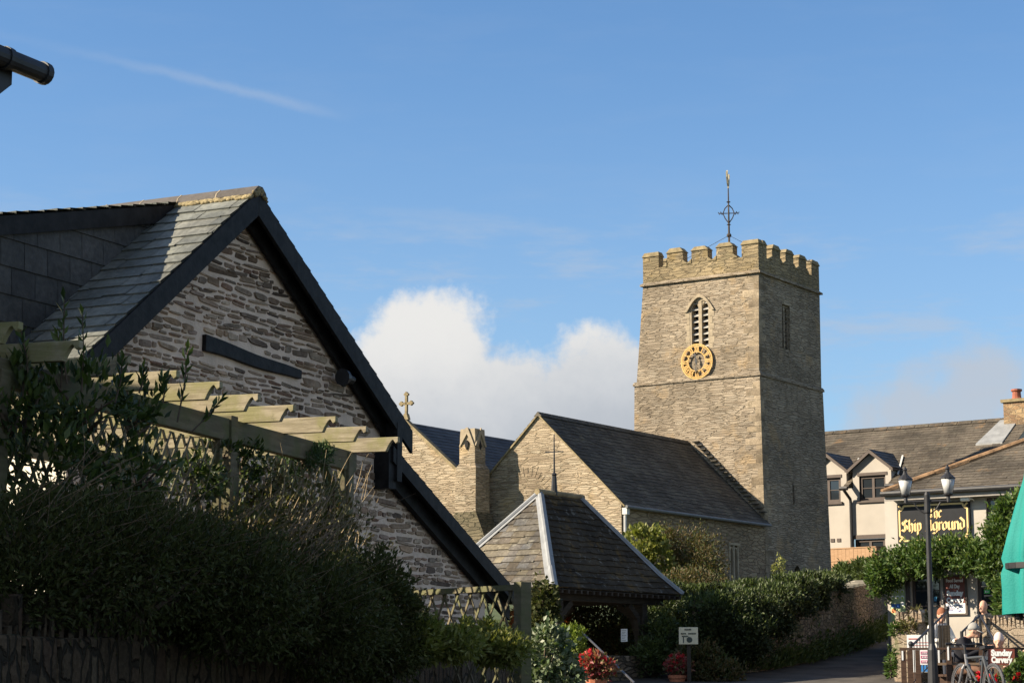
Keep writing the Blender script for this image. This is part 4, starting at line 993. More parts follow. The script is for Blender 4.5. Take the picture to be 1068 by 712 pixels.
# ------------------------------------------------------------------ public house
PO=at(926,640,48); pub=thing('pub_building','cream rendered public house with a black and gold name board and hipped slate roof','pub',(PO.x,PO.y,0),-36)
holes=[(.62,1.37,2.7,3.8),(2.27,3.35,1.75,3.8),(2.58,3.75,4.6,5.55)]
mb=MB(); xs=sorted({0,9,*[q for h in holes for q in h[:2]]}); zs=sorted({1,5.66,*[q for h in holes for q in h[2:]]})
wall_holes(mb,lambda u,z:(u,0,z),xs,zs,holes)
for h in holes:
    for (a,b) in (((h[0],h[2]),(h[0],h[3])),((h[1],h[2]),(h[1],h[3])),((h[0],h[2]),(h[1],h[2])),((h[0],h[3]),(h[1],h[3]))): mb.poly([(a[0],0,a[1]),(b[0],0,b[1]),(b[0],.16,b[1]),(a[0],.16,a[1])])
mb.poly([(0,0,1),(0,5,1),(0,5,5.66),(0,0,5.66)]); mb.poly([(9,0,1),(9,5,1),(9,5,5.66),(9,0,5.66)])
mb.build('wall',cream,pub,fixn=False)
def window(parent,x0,x1,z0,z1,y,nx,nz,frame,fw=.06,name='window',bars=.02):
    mb=MB(); mb.box(x0,x0+fw,y,y+.06,z0,z1); mb.box(x1-fw,x1,y,y+.06,z0,z1); mb.box(x0+fw,x1-fw,y,y+.06,z0,z0+fw); mb.box(x0+fw,x1-fw,y,y+.06,z1-fw,z1)
    for k in range(1,nx): x=lerp(x0,x1,k/nx); b=fw if nx==2 else bars; mb.box(x-b/2,x+b/2,y+.004,y+.05,z0+fw,z1-fw)
    for k in range(1,nz): z=lerp(z0,z1,k/nz); mb.box(x0+fw,x1-fw,y+.012,y+.045,z-bars/2,z+bars/2)
    w=mb.build(name,frame,parent); mb=MB(); mb.box(x0+fw*.5,x1-fw*.5,y+.03,y+.034,z0+fw*.5,z1-fw*.5); mb.build('pane',glass,w); return w
window(pub,.62,1.37,2.7,3.8,.08,1,3,frame_brown,.07)
window(pub,2.58,3.75,4.6,5.55,.06,2,1,frame_brown,.07); 
mb=MB()
for k in (1,2): z=lerp(4.67,5.48,k/3); mb.box(2.66,3.1,.075,.1,z-.012,z+.012); 
for k in (1,2,3): x=lerp(2.65,3.13,k/4); mb.box(x-.01,x+.01,.075,.1,4.67,5.48)
mb.build('glazing_bars',plain('grey_bar',(.35,.33,.30),.6),pub)
dw=window(pub,2.27,3.35,1.75,3.8,.08,1,1,frame_brown,.08)
mb=MB()
for k,z in enumerate((3.5,3.28,3.07,2.86)): mb.box(2.36+.05*(k%2),2.95+.1*(k%3),.09,.10,z-.012,z+.012)
mb.build('shelf',plain('pale_shelf',(.45,.42,.36),.6),dw)
mb=MB(); mb.box(2.42,2.56,.085,.10,3.33,3.42); ge=mb.build('green_sign',plain('green_sign',(.06,.50,.10),.5),dw)
mb=MB(); mb.box(2.45,2.475,.078,.0848,3.35,3.4); mb.box(2.49,2.53,.078,.0848,3.36,3.38); mb.build('marking',white_paint,ge)
mb=MB(); mb.box(1.16,1.23,.085,.10,3.18,3.28); mb.build('blue_sticker',plain('blue_sticker',(.05,.25,.45),.5),pub)
# name board
SX0,SX1,SZ0,SZ1=.36,2.20,4.56,5.50
nb2=thing('pub_sign','wide black sign board reading The Ship Aground in gold blackletter','sign',pub.matrix_basis@Vector((0,0,0)),-36)
mb=MB(); mb.box(SX0,SX1,-.075,-.012,SZ0,SZ1); mb.build('board',sign_black,nb2)
mb=MB(); i_=.055; wf=.042; c=.11; yy=-.076
def strip(a,b): mb.bar((a[0],yy,a[1]),(b[0],yy,b[1]),wf,.014,up=(0,1,0))
X0,X1,Z0,Z1=SX0+i_,SX1-i_,SZ0+i_,SZ1-i_
strip((X0+c,Z1),(X1-c,Z1));strip((X0+c,Z0),(X1-c,Z0));strip((X0,Z0+c),(X0,Z1-c));strip((X1,Z0+c),(X1,Z1-c))
for (cx,cz,a0) in ((X0,Z0,0),(X1,Z0,90),(X1,Z1,180),(X0,Z1,270)):
    for k in range(5):
        a=R(a0+18*k);b=R(a0+18*(k+1)); strip((cx+c*math.cos(a),cz+c*math.sin(a)),(cx+c*math.cos(b),cz+c*math.sin(b)))
    q=R(a0+45); strip((cx-.02*math.cos(q),cz-.02*math.sin(q)),(cx+c*math.cos(q),cz+c*math.sin(q)))
mb.build('border',sign_gold,nb2)
GL={'T':([[(0,1.22),(.2,1.42),(.75,1.28),(1.0,1.45)],[(.5,1.3),(.22,1.0),(.15,.35),(.45,0),(.95,.22)],[(.6,1.25),(.6,.2)]],1.12),
'h':([[(.1,1.45),(.12,.1),(.25,0)],[(.12,.75),(.35,.98),(.6,.8),(.6,.1),(.45,-.2)]],.82),
'e':([[(.6,.2),(.35,0),(.1,.2),(.1,.8),(.35,1),(.58,.8),(.12,.5)]],.75),
'S':([[(.9,1.2),(.55,1.45),(.12,1.2),(.2,.92),(.85,.6),(.9,.25),(.5,0),(.0,.22)],[(.5,1.4),(.5,.05)]],1.1),
'i':([[(0,.85),(.15,1),(.15,.1),(.32,0)],[(.1,1.28),(.2,1.4)]],.42),
'p':([[(.0,.88),(.15,1),(.15,-.45)],[(.15,.82),(.4,1),(.62,.8),(.62,.2),(.4,0),(.15,.12)]],.82),
'A':([[(.05,1.1),(.35,1.42),(.68,1.2),(.68,.1),(.85,0)],[(.2,1.1),(.2,.2),(0,0)],[(.2,.62),(.68,.62)]],.98),
'g':([[(.62,.95),(.35,1),(.1,.8),(.1,.2),(.35,0),(.6,.15)],[(.62,1.0),(.62,-.2),(.35,-.42),(.05,-.3)]],.82),
'r':([[(0,.88),(.14,1),(.14,0),(.26,.05)],[(.14,.8),(.42,1),(.52,.85)]],.58),
'o':([[(.35,1),(.1,.8),(.1,.2),(.35,0),(.62,.2),(.62,.8),(.35,1)]],.80),
'u':([[(0,.88),(.13,1),(.13,.15),(.33,0),(.62,.2)],[(.62,1),(.62,.1),(.76,0)]],.84),
'n':([[(0,.88),(.13,1),(.13,0)],[(.13,.8),(.4,1),(.62,.8),(.62,.1),(.76,0)]],.84),
'd':([[(.1,1.45),(.62,1.0),(.62,.2),(.35,0),(.1,.2),(.1,.78),(.4,.95)]],.82)}
def black(mb,txt,x0,x1,zb,h,y):
    tot=sum(GL[c][1] if c!=' ' else .5 for c in txt); sx=(x1-x0)/tot; x=x0
    for c in txt:
        if c==' ': x+=.5*sx; continue
        st,w=GL[c]
        for pl in st:
            for a,b in zip(pl[:-1],pl[1:]):
                n_=Vector((.135*sx,0,.085*h)); p=Vector((x+a[0]*sx,y,zb+a[1]*h)); q=Vector((x+b[0]*sx,y,zb+b[1]*h))
                quad=[p-n_,q-n_,q+n_,p+n_]; mb.prism(quad,(0,-.008,0))
        x+=w*sx
mb=MB(); black(mb,'The',1.16,1.52,5.14,.165,-.0755); black(mb,'Ship',.47,.99,4.84,.19,-.0755); black(mb,'Aground',1.09,2.09,4.84,.19,-.0755); mb.build('lettering',sign_gold,nb2)
# menu board
mn=thing('menu_board','framed maroon board reading Food Served All Day Sunday Carvery on the pub wall','sign',pub.matrix_basis@Vector((0,0,0)),-36)
a,b,z0,z1=1.46,2.05,2.84,3.77
mb=MB(); mb.box(a,b,-.05,-.012,z0,z1); mb.build('frame',frame_brown,mn)
mb=MB(); mb.box(a+.05,b-.05,-.056,-.051,z0+.28,z1-.04); mb.build('panel',maroon,mn)
mb=MB(); mb.box(a+.05,b-.05,-.056,-.051,z0+.04,z0+.275); mb.build('panel',white_paint,mn)
def wtext(parent,txt,xc,zc,width,size,mat,y=-.06,bold=.004): return text_mesh('lettering',txt,size,mat,parent,lambda px,py,pz:(xc+px,y-pz,zc+py),.004,bold,width)
wtext(mn,'Food Served',(a+b)/2,z1-.16,.42,.11,white_paint); wtext(mn,'All Day',(a+b)/2,z1-.30,.26,.12,white_paint); wtext(mn,'Sunday',(a+b)/2,z1-.47,.42,.155,white_paint,bold=.010); wtext(mn,'Carvery',(a+b)/2,z1-.63,.44,.155,white_paint,bold=.010)
mb=MB()
for (x,z,w) in ((.08,.2,.16),(.08,.15,.2),(.08,.11,.16),(.32,.22,.18),(.36,.08,.1)): mb.box(a+x,a+x+w,-.06,-.0565,z0+z-.012,z0+z+.012)
for k in range(10):
    g0=R(36*k); g1=R(36*(k+1)); mb.bar((a+.39+.05*math.cos(g0),-.058,z0+.14+.04*math.sin(g0)),(a+.39+.05*math.cos(g1),-.058,z0+.14+.04*math.sin(g1)),.012,.004,up=(0,1,0))
mb.build('print',plain('print_ink',(.15,.15,.3),.7),mn)
# picture menu (rows of round dishes)
pm=thing('picture_menu','tall poster with rows of green and white round pictures at the pub corner','poster',pub.matrix_basis@Vector((0,0,0)),-36)
a,b,z0,z1=.10,.47,2.72,3.80
mb=MB(); mb.box(a,b,-.03,-.012,z0,z1); mb.box(a,b,-.036,-.0305,z1-.12,z1,1); mb.box(a+.02,a+.12,-.036,-.0305,z0+.2,z0+.3,1); mb.box(a+.135,a+.24,-.036,-.0305,z0+.31,z0+.41,2); mb.box(a+.02,a+.12,-.036,-.0305,z0+.33,z0+.41,2)
for r_ in range(4):
    for k in range(3):
        if r_<3 or k==2:
            mb.lathe([(.05,-.04),(.05,-.0305)],12,(a+.065+.12*k,0,z1-.22-.15*r_),3,'y')
            if r_<3: mb.lathe([(.03,-.045),(.03,-.0403)],10,(a+.07+.12*k,0,z1-.235-.15*r_),4,'y')
mb.build('sheet',[plain('pale_green_sheet',(.42,.50,.26),.6,.1),plain('orange_print',(.62,.22,.08),.6,.4,20),plain('blue_print',(.06,.18,.55),.6,.4,20),white_paint,plain('lime_print',(.36,.50,.06),.6,.2,20)],pm)
mb=MB(); mb.box(.50,.60,-.04,.0-.012,2.6,3.85); mb.build('window_trim',frame_brown,pub)
# eaves, gutter, roof of front block
ZE=5.70
mb=MB(); mb.box(.18,9,-.36,-.33,ZE-.14,ZE+.02); mb.box(.18,9,-.33,0,ZE-.06,ZE-.04); mb.build('fascia',plain('grey_fascia',(.22,.20,.18),.6),pub)
mb=MB(); mb.tube([(.12,-.43,ZE+.03),(9,-.43,ZE+.03)],.065,8); mb.build('gutter',iron,pub)
mb=MB(); rs=.5; e=-.42; D=3.0; ex_=.15; Dx=ex_+D-e
slates(mb,[(ex_,e,ZE+.05),(9.4,e,ZE+.05),(9.4,D,ZE+.05+rs*(D-e)),(Dx,D,ZE+.05+rs*(D-e))],.18,.28,.014,jit=.5)
slates(mb,[(ex_,6.4,ZE+.05),(ex_,e,ZE+.05),(Dx,D,ZE+.05+rs*(D-e))],.2,.3,.014)
mb.build('roof',pub_slate,pub,fixn=False)
mb=MB(); n_=11
for k in range(n_):
    p=Vector((ex_,e,ZE+.07)).lerp(Vector((Dx,D,ZE+.07+rs*(D-e))),k/n_); q=Vector((ex_,e,ZE+.07)).lerp(Vector((Dx,D,ZE+.07+rs*(D-e))),(k+.985)/n_); mb.tube([p,q],.085+.006*random.random(),8)
mb.build('hip_tiles',orange_tile,pub)
sc_=thing('security_camera','small white security camera on a bracket beside the black name board','camera',pub.matrix_basis@Vector((2.3,-.02,5.5)),-36)
mb=MB(); mb.tube([(0,0,0),(0,-.12,.03),(-.1,-.2,.03)],.018,6); mb.build('bracket',white_paint,sc_)
mb=MB(); mb.lathe([(.05,0),(.06,.02),(.06,.2),(.045,.22)],10,(-.24,-.2,.03),0,'x'); mb.build('body',white_paint,sc_)
# back range
PB=at(890,520,86); inn_=thing('inn_building','long cream building behind the pub with gabled dormers and grey slate roof','building',(PB.x,PB.y,1.6-1.6*86/57),-36); inn_.scale=(86/57,)*3
ZB=6.70; RB=8.74
wins=[(.20,1.03,6.35,7.05),(-1.20,-.40,6.35,7.05),(0.0,.95,4.6,5.25)]
mb=MB(); xs=sorted({-6,4.2,*[q for h in wins for q in h[:2]]}); zs=sorted({2,6.72,*[q for h in wins for q in h[2:] if q<6.72]})
wall_holes(mb,lambda u,z:(u,0,z),xs,zs,wins)
for dx in (.60,-.80):
    w0,w1=dx-.42,dx+.42
    mb.poly([(dx-.60,0,6.72),(w0+.02,0,6.72),(w0+.02,0,7.05),(dx-.60,0,7.05)]); mb.poly([(w1-.0,0,6.72),(dx+.60,0,6.72),(dx+.60,0,7.05),(w1-.0,0,7.05)])
    mb.poly([(dx-.60,0,7.05),(dx+.60,0,7.05),(dx+.60,0,7.25),(dx,0,7.70),(dx-.60,0,7.25)])
    for s in (-1,1): mb.poly([(dx+s*.6,0,6.72),(dx+s*.6,1.0,6.9),(dx+s*.6,1.0,7.25),(dx+s*.6,0,7.25)])
mb.poly([(-6,0,2),(-6,6,2),(-6,6,ZB),(-6,3,RB-.05),(-6,0,ZB)]); mb.poly([(4.2,0,2),(4.2,6,2),(4.2,6,ZB),(4.2,3,RB-.05),(4.2,0,ZB)])
mb.build('wall',cream,inn_,fixn=False)
for h in wins[:2]: window(inn_,h[0],h[1],h[2],h[3],.05,2,2,frame_brown,.075)
window(inn_,wins[2][0],wins[2][1],wins[2][2],wins[2][3],.05,2,1,frame_brown,.08)
for nm,bx in (('sill',(.14,1.09,-.06,.05,6.28,6.348)),('sill',(-1.26,-.34,-.06,.05,6.28,6.348)),('lintel',(.15,1.08,-.02,.02,7.052,7.14)),('lintel',(-1.25,-.35,-.02,.02,7.052,7.14)),('lintel',(-.12,1.05,-.02,.03,5.252,5.37)),('vent',(-.55,-.43,-.02,.02,5.2,5.3)),('vent',(-.75,-.63,-.02,.02,5.2,5.3))):
    mb=MB(); mb.box(*bx); mb.build(nm,frame_brown,inn_)
mb=MB(); sb=(RB-ZB)/3.35
for (x0,x1) in ((-6.1,-1.42),(-.18,-.02),(1.22,4.3)): slates(mb,[(x0,-.35,ZB),(x1,-.35,ZB),(x1,.9,ZB+sb*1.25),(x0,.9,ZB+sb*1.25)],.17,.28,.012,jit=.5)
slates(mb,[(-6.1,.88,ZB+sb*1.23),(4.3,.88,ZB+sb*1.23),(4.3,3,RB),(-6.1,3,RB)],.17,.28,.012,jit=.5)
slates(mb,[(-6.1,6.35,ZB),(4.3,6.35,ZB),(4.3,3,RB),(-6.1,3,RB)],.34,.5,.012)
mb.build('roof',pub_slate,inn_,fixn=False)
mb=MB(); x=-6.1
while x<3.5: mb.prism([(x,2.87,RB-.04),(x,3,RB+.07),(x,3.13,RB-.04)],(.43,0,0)); x+=.45
mb.build('ridge_tiles',pub_slate,inn_)
dr=MB(); bd=MB(); vl=MB()
for dx in (.60,-.80):
    zp=7.79; ze=7.24
    for s in (-1,1):
        e0_=(dx+s*.70,-.14,ze); e1_=(dx+s*.70,1.2,ze); r0_=(dx,-.14,zp); r1_=(dx,1.9,zp)
        slates(dr,[e0_,e1_,r1_,r0_],.17,.26,.012)
        bd.prism([(dx,-.15,zp),(dx+s*.72,-.15,ze-.015),(dx+s*.72,-.15,ze-.11),(dx,-.15,zp-.11)],(0,.03,0))
        bd.box(min(dx+s*.6,dx+s*.7),max(dx+s*.6,dx+s*.7),-.12,.9,ze-.06,ze-.02)
    vl.bar((dx+.74,.15,ZB+sb*.5+.05),(dx+.42,1.2,ZB+sb*1.55+.06),.05,.02)
dr.build('dormer_roof',slatemat('dark_dormer_slate',[(.045,.045,.045),(.06,.058,.055)],None),inn_,fixn=False); bd.build('bargeboard',frame_brown,inn_); vl.build('valley_flashing',plain('pale_flashing',(.55,.54,.50),.5,.1),inn_)
mb=MB(); 
for (x0,x1) in ((-6.1,-1.45),(-.22,.02),(1.2,4.2)): mb.tube([(x0,-.40,ZB-.01),(x1,-.40,ZB-.01)],.06,8)
mb.tube([(-.10,-.40,ZB-.05),(-.05,-.1,ZB-.3),(-.05,-.07,ZB-.4),(-.05,-.07,3)],.045,8); mb.build('gutter',iron,inn_)
mb=MB(); mb.box(3.55,4.2,2.65,3.3,7.9,9.2); ch=mb.build('chimney',rubble('chimney_stone',[(.30,.20,.11),(.22,.14,.085),(.38,.27,.15),(.17,.12,.08)],(.30,.23,.15),.22,.09,.03,.1,.03),inn_)
mb=MB(); mb.box(3.49,4.26,2.59,3.36,9.202,9.29); mb.build('chimney_cap',coping_st,ch); mb=MB(); mb.lathe([(.16,9.29),(.15,9.34),(.13,9.36),(.12,9.52),(.16,9.55),(.16,9.6),(.11,9.61)],12,(3.85,2.95,0)); mb.build('chimney_pot',plain('clay_pot',(.27,.085,.05),.8),ch)
mb=MB(); mb.hexa([(3.1,1.6,RB-.95),(3.9,1.6,RB-.95),(3.9,3.0,RB-.1),(3.35,3.0,RB-.1),(3.1,1.6,RB-.80),(3.9,1.6,RB-.80),(3.9,3.0,RB+.05),(3.35,3.0,RB+.05)]); mb.build('chimney_flashing',lead,ch)
# board fence behind the lane
fa=at(862,573,86); fb_=at(935,570,83.5); bf=thing('board_fence','orange brown board fence below the cream building','fence',(fa.x,fa.y,fa.z-2.42))
d=fb_-fa; d.z=0; Lf=d.length; bf.rotation_euler=(0,0,math.atan2(d.y,d.x))
mb=MB(); x=-.6
while x<Lf: mb.box(x,x+.19,-.01+.012*random.random(),.02,0,2.42); x+=.2
mb.build('boards',fence_wood,bf); mb=MB(); mb.box(-.6,Lf,-.03,-.012,1.9,1.98); mb.box(-.6,Lf,-.03,.04,2.425,2.47); mb.build('rail',fence_wood,bf)

# ------------------------------------------------------------------ terrace of the pub
def pl(x,y,z): return pub.matrix_basis@Vector((x,y,z))
mb=MB(); mb.poly([pl(0,-.0,1.75),pl(4.2,-8.8,1.75),pl(14,-8.8,1.75),pl(14,0,1.75)]); tag(mb.build('terrace_ground',plain('paving',(.22,.20,.17),.9,.2,2),None),kind='structure')
tw_=thing('terrace_wall','low rubble terrace wall with upright edge stones in front of the pub','wall',pl(0,0,0),-36)
mb=MB(); 
def wseg(a,b,z0,z1,th):
    a=Vector((*a,0));b=Vector((*b,0)); d=(b-a).normalized(); n=Vector((-d.y,d.x,0))*th
    mb.hexa([a+V(0,0,z0),b+V(0,0,z0),b+n+V(0,0,z0),a+n+V(0,0,z0),a+V(0,0,z1),b+V(0,0,z1),b+n+V(0,0,z1),a+n+V(0,0,z1)])
wseg((4.38,-9),(4.9,-9),.8,2.5,.4); wseg((6.0,-9),(14,-9),.8,2.36,.4); wseg((.05,-.05),(4.37,-9.0),.8,2.5,.4)
wseg((4.9,-8.2),(6.0,-8.2),.8,1.9,.3)
mb.build('stonework',terrace_stone,tw_,bevel=.02)
mb=MB(); x=4.4
while x<14:
    if not 4.95<x<5.95:
        w=random.uniform(.05,.12); zb=2.5 if x<5 else 2.36; mb.prism([(x,-9,zb-.03),(x+w,-9,zb-.03),(x+w*.8,-9,zb+random.uniform(.1,.22)),(x+w*.3,-9,zb+random.uniform(.12,.25))],(0,.35,0)); x+=w*1.08
    else: x+=.2
mb.build('edge_stones',terrace_stone,tw_)
# lamp post
LPp=at(973,700,32); lpz=g(32)-.03
lamp=thing('street_lamp','tall black lamp post with two frosted lanterns on a crossarm','street lamp',(LPp.x,LPp.y,lpz),-20)
H=at(970,516,32).z-lpz
mb=MB(); mb.lathe([(.11,0),(.11,.25),(.09,.3),(.075,.9),(.06,.95),(.046,1.0),(.040,H-.3),(.05,H-.28),(.05,H),(.03,H+.05)],12); mb.build('pole',iron,lamp,smooth=False)
mb=MB(); mb.tube([(-.34,0,H-.10),(.34,0,H-.10)],.018,8)
for s in (-1,1): mb.tube([(s*.34,0,H-.12),(s*.34,0,H-.02)],.03,8); mb.tube([(s*.05,0,H-.3),(s*.15,0,H-.22),(s*.22,0,H-.11)],.012,6)
mb.build('crossarm',iron,lamp)
for s in (-1,1):
    x=s*.34; zb=H-.03
    mb=MB(); mb.lathe([(.03,zb),(.075,zb+.02),(.08,zb+.04),(.055,zb+.05)],10,(x,0,0)); mb.lathe([(.128,zb+.285),(.12,zb+.30),(.075,zb+.34),(.045,zb+.37),(.03,zb+.40),(.028,zb+.43),(.04,zb+.445),(.012,zb+.50)],10,(x,0,0))
    for k in range(4): a=k*math.pi/2+.4; mb.tube([(x+.072*math.cos(a),.072*math.sin(a),zb+.04),(x+.118*math.cos(a),.118*math.sin(a),zb+.285)],.004,4)
    ln=mb.build('lantern',iron,lamp); mb=MB(); mb.lathe([(.065,zb+.05),(.112,zb+.274)],12,(x,0,0)); mb.build('glass',frost,ln,smooth=True)
# front fence with rail, steps railings
FA=at(938,675,32.6); FB=at(1100,675,32.2)
fz=g(32.4)-.03; fn=thing('timber_fence','dark brown timber fence with flat top rail in front of the pub seating','fence',(FA.x,FA.y,fz)); d=FB-FA; fn.rotation_euler=(0,0,math.atan2(d.y,d.x)); Lf=Vector((d.x,d.y)).length; RH=FA.z-fz
mb=MB(); mb.box(0,Lf,-.03,.03,RH-.035,RH); mb.build('top_rail',brown_wood,fn,bevel=.004)
for i,x in enumerate((.06,.165,.29,.78,1.30,1.85,2.4)):
    mb=MB(); mb.box(x-.042,x+.042,-.035,.035,-.1,RH-.037); mb.build('post',brown_wood,fn)
mb=MB()
for x in (1.33,1.42,1.52,1.60,1.7): mb.box(x-.03,x+.03,-.012,.012,.1,RH-.18)
mb.box(.3,Lf,.012,.026,RH-.28,RH-.24); mb.build('slats',slat_wood,fn)
mb=MB()
for (x,z0,z1) in ((.045,RH-.20,RH-.05),(.62,RH-.24,RH-.04),(.77,RH-.20,RH+.02)): mb.box(x-.013,x+.013,-.043,-.036,z0,z1)
mb.build('white_strip',white_paint,fn)
# boards on/behind the fence
def board_thing(name,label,cat,px0,px1,py0,py1,Y,mat,rz=-12):
    a=at((px0+px1)/2,(py0+py1)/2,Y); w=(px1-px0)/F_PX*Y/math.cos(R(rz)); h=(py1-py0)/F_PX*Y
    t=thing(name,label,cat,a,rz); mb=MB(); mb.box(-w/2,w/2,-.012,.012,-h/2,h/2); mb.build('board',mat,t); return t,w,h
t,w,h=board_thing('carvery_sign','maroon sign reading Sunday Carvery fixed on the front fence','sign',1031.5,1057.5,676.5,692.5,32.1,maroon)
text_mesh('lettering','Sunday',.13,white_paint,t,lambda x,y,z:(x,-.013-z,.02+y),.004,.008,w*.80); text_mesh('lettering','Carvery',.13,white_paint,t,lambda x,y,z:(x,-.013-z,-h/2+.035+y),.004,.008,w*.80)
t,w,h=board_thing('notice_board','white printed poster with blue foot behind the step railings','poster',947,974,662,700,35.4,white_paint)
mb=MB(); mb.box(-w/2+.03,-w/2+.2,-.016,-.0125,h/2-.08,h/2-.06)
for k in range(3): mb.box(-w/2+.03,w/2-.05,-.016,-.0125,h/2-.14-.05*k,h/2-.13-.05*k)
mb.build('print',plain('red_print',(.45,.12,.10),.7),t); mb=MB(); mb.box(-w/2+.16,w/2-.03,-.016,-.0125,-h/2+.01,-h/2+.12); mb.build('print',plain('blue_foot',(.04,.22,.55),.6),t)
t,w,h=board_thing('events_sign','small pink and white printed sign on the fence beside the lamp post','sign',960,974,677.5,692.5,32.35,white_paint)
mb=MB()
for k,z in enumerate((.3,.02,-.3)): mb.box(-w/2+.012,w/2-.012,-.016,-.0125,z*h-.022,z*h+.022)
mb.build('print',plain('magenta_print',(.40,.06,.16),.6),t)
mb=MB()
for k,z in enumerate((.3,.02,-.3)):
    x=-w/2+.03
    while x<w/2-.03: q=random.uniform(.01,.025); mb.box(x,x+q,-.02,-.0165,z*h-.009,z*h+.009); x+=q+.008
mb.build('lettering',white_paint,t)
t,w,h=board_thing('label_board','two small pale label strips stacked left of the carvery sign','sign',1022,1030,684,693,32.15,plain('pale_label',(.55,.50,.42),.7)); mb=MB(); mb.box(-w/2,w/2,-.016,-.0125,-.012,.012); mb.build('gap',dark_in,t)
t,w,h=board_thing('gate_panel','dark timber gate panel at the top of the pub steps','gate',979,991,652,687,36.2,oak)
mb=MB()
for k in range(4): mb.box(-w/2+w*k/4+.004,-w/2+w*(k+1)/4-.004,-.02,-.0125,-h/2,h/2)
mb.build('planks',oak,t)
def railing(name,label,p,q,n,drop,posts=(0,1),knob=False):
    t=thing(name,label,'railing',(q.x,q.y,g(q.y)),0,'step railings in front of the pub'); o=Vector((q.x,q.y,g(q.y))); mb=MB(); mb.tube([p-o,q-o],.02,8); mb.build('handrail',iron,t)
    if n:
        mb=MB()
        for k in range(1,n): c=p.lerp(q,k/n)-o; mb.tube([c,(c.x,c.y,c.z-drop)],.009,5)
        mb.tube([p-o+V(0,0,-drop),q-o+V(0,0,-drop)],.012,6); mb.build('balusters',iron,t)
    for k in posts:
        c=(p,q)[k]-o; mb=MB(); mb.tube([(c.x,c.y,c.z+.02),(c.x,c.y,c.z-1.1)],.03,8)
        if knob: mb.ball((c.x,c.y,c.z+.05),.045,8)
        mb.build('post',iron,t)
railing('step_railing','black railing with slim balusters rising from the fence in front of the white poster',at(950,674,34),at(988,637,36.5),13,.62,(0,1),True)
railing('step_railing','black handrail sloping up towards the seated man by the pub door',at(1003,659,35.5),at(1022,641,37),5,.5,(0,))
railing('step_railing','black handrail sloping down to the bald man behind the carvery sign',at(1022,641,37),at(1041,675,34.5),0,.5,(0,1))
# closed parasol at the right edge
pc=at(1092,600,9); ps=thing('parasol','closed teal canvas parasol bound with a black strap near the pub','parasol',(pc.x,pc.y,g(9)))
def pz_(y): return at(1092,y,9).z-g(9)
mb=MB(); prof=[(640,.175),(615,.172),(598,.172),(590,.160),(582,.168),(560,.148),(530,.115),(498,.078),(450,.045),(410,.022)]
n=40; i0=0
rings=[]
for (py,r) in prof:
    ring_=[]
    for j in range(n):
        a=2*math.pi*j/n; f=1+.17*math.cos(8*a+.6)+.05*math.sin(3*a+py*.03)+.03*math.sin(17*a+py*.05); ring_.append((r*f*math.cos(a),r*f*math.sin(a),pz_(py)+.004*math.sin(4*a)*(py>630)))
    rings.append(ring_)
for a,b in zip(rings[:-1],rings[1:]):
    for j in range(n): mb.poly([a[j],a[(j+1)%n],b[(j+1)%n],b[j]],0,.5)
cv=mb.build('canopy',teal,ps,smooth=True,fixn=True)
bmx=bmesh.new(); bmx.from_mesh(cv.data); bmesh.ops.remove_doubles(bmx,verts=bmx.verts,dist=.0005); bmesh.ops.recalc_face_normals(bmx,faces=bmx.faces); bmx.to_mesh(cv.data); bmx.free()
mb=MB()
for k in range(24):
    a=2*math.pi*k/24;b=2*math.pi*(k+1)/24; r=.183; mb.bar((r*math.cos(a),r*math.sin(a),pz_(590)),(r*math.cos(b),r*math.sin(b),pz_(590)),.012,.026)
mb.build('strap',iron,ps)
mb=MB()
for k in range(8): a=2*math.pi*k/8; mb.tube([(.14*math.cos(a),.14*math.sin(a),pz_(644)),(.15*math.cos(a),.15*math.sin(a),pz_(632))],.014,6); mb.tube([(.02*math.cos(a),.02*math.sin(a),pz_(440)),(.14*math.cos(a),.14*math.sin(a),pz_(646))],.008,5)
mb.build('ribs',iron,ps)
mb=MB(); mb.tube([(0,0,0),(0,0,pz_(395))],.021,10); mb.lathe([(.25,0),(.25,.06),(.05,.09),(.04,.3)],16); mb.build('pole',iron,ps)
# bicycle leaning at the fence
bk0=at(1003,700,31.6); bz=g(31.6)-.02
bike=thing('bicycle','silver grey bicycle parked front wheel first against the brown fence','bicycle',(bk0.x,bk0.y,bz),-76)
def wheel(x):
    mb=MB(); 
    for k in range(28):
        a=2*math.pi*k/28;b=2*math.pi*(k+1)/28; mb.tube([(x+.33*math.cos(a),0,.35+.33*math.sin(a)),(x+.33*math.cos(b),0,.35+.33*math.sin(b))],.024,6,cap=False)
    w=mb.build('wheel',plain('tyre',(.06,.06,.065),.8),bike); mb=MB()
    for k in range(28):
        a=2*math.pi*k/28;b=2*math.pi*(k+1)/28; mb.tube([(x+.30*math.cos(a),0,.35+.30*math.sin(a)),(x+.30*math.cos(b),0,.35+.30*math.sin(b))],.010,5,cap=False)
    for k in range(16): a=2*math.pi*k/16; mb.tube([(x,.02*(-1)**k,.35),(x+.3*math.cos(a),0,.35+.3*math.sin(a))],.002,3)
    mb.build('rim',silver,w)
silver=plain('silver_alloy',(.17,.17,.18),.4,.1,metal=.3); grey_f=plain('grey_frame',(.05,.055,.06),.5,.1,metal=.0)
wheel(0);wheel(1.05)
mb=MB(); bb_=(.62,0,.33); st_=(.74,0,.80); hd0=(.17,0,.78); hd1=(.20,0,.68)
for a,b in ((bb_,st_),(st_,hd0),(bb_,hd1),(bb_,(1.05,.05,.35)),(bb_,(1.05,-.05,.35)),(st_,(1.05,.05,.35)),(st_,(1.05,-.05,.35))): mb.tube([a,b],.02,8)
mb.build('frame',grey_f,bike)
mb=MB(); mb.tube([(.15,0,.84),(.19,0,.66)],.026,8)
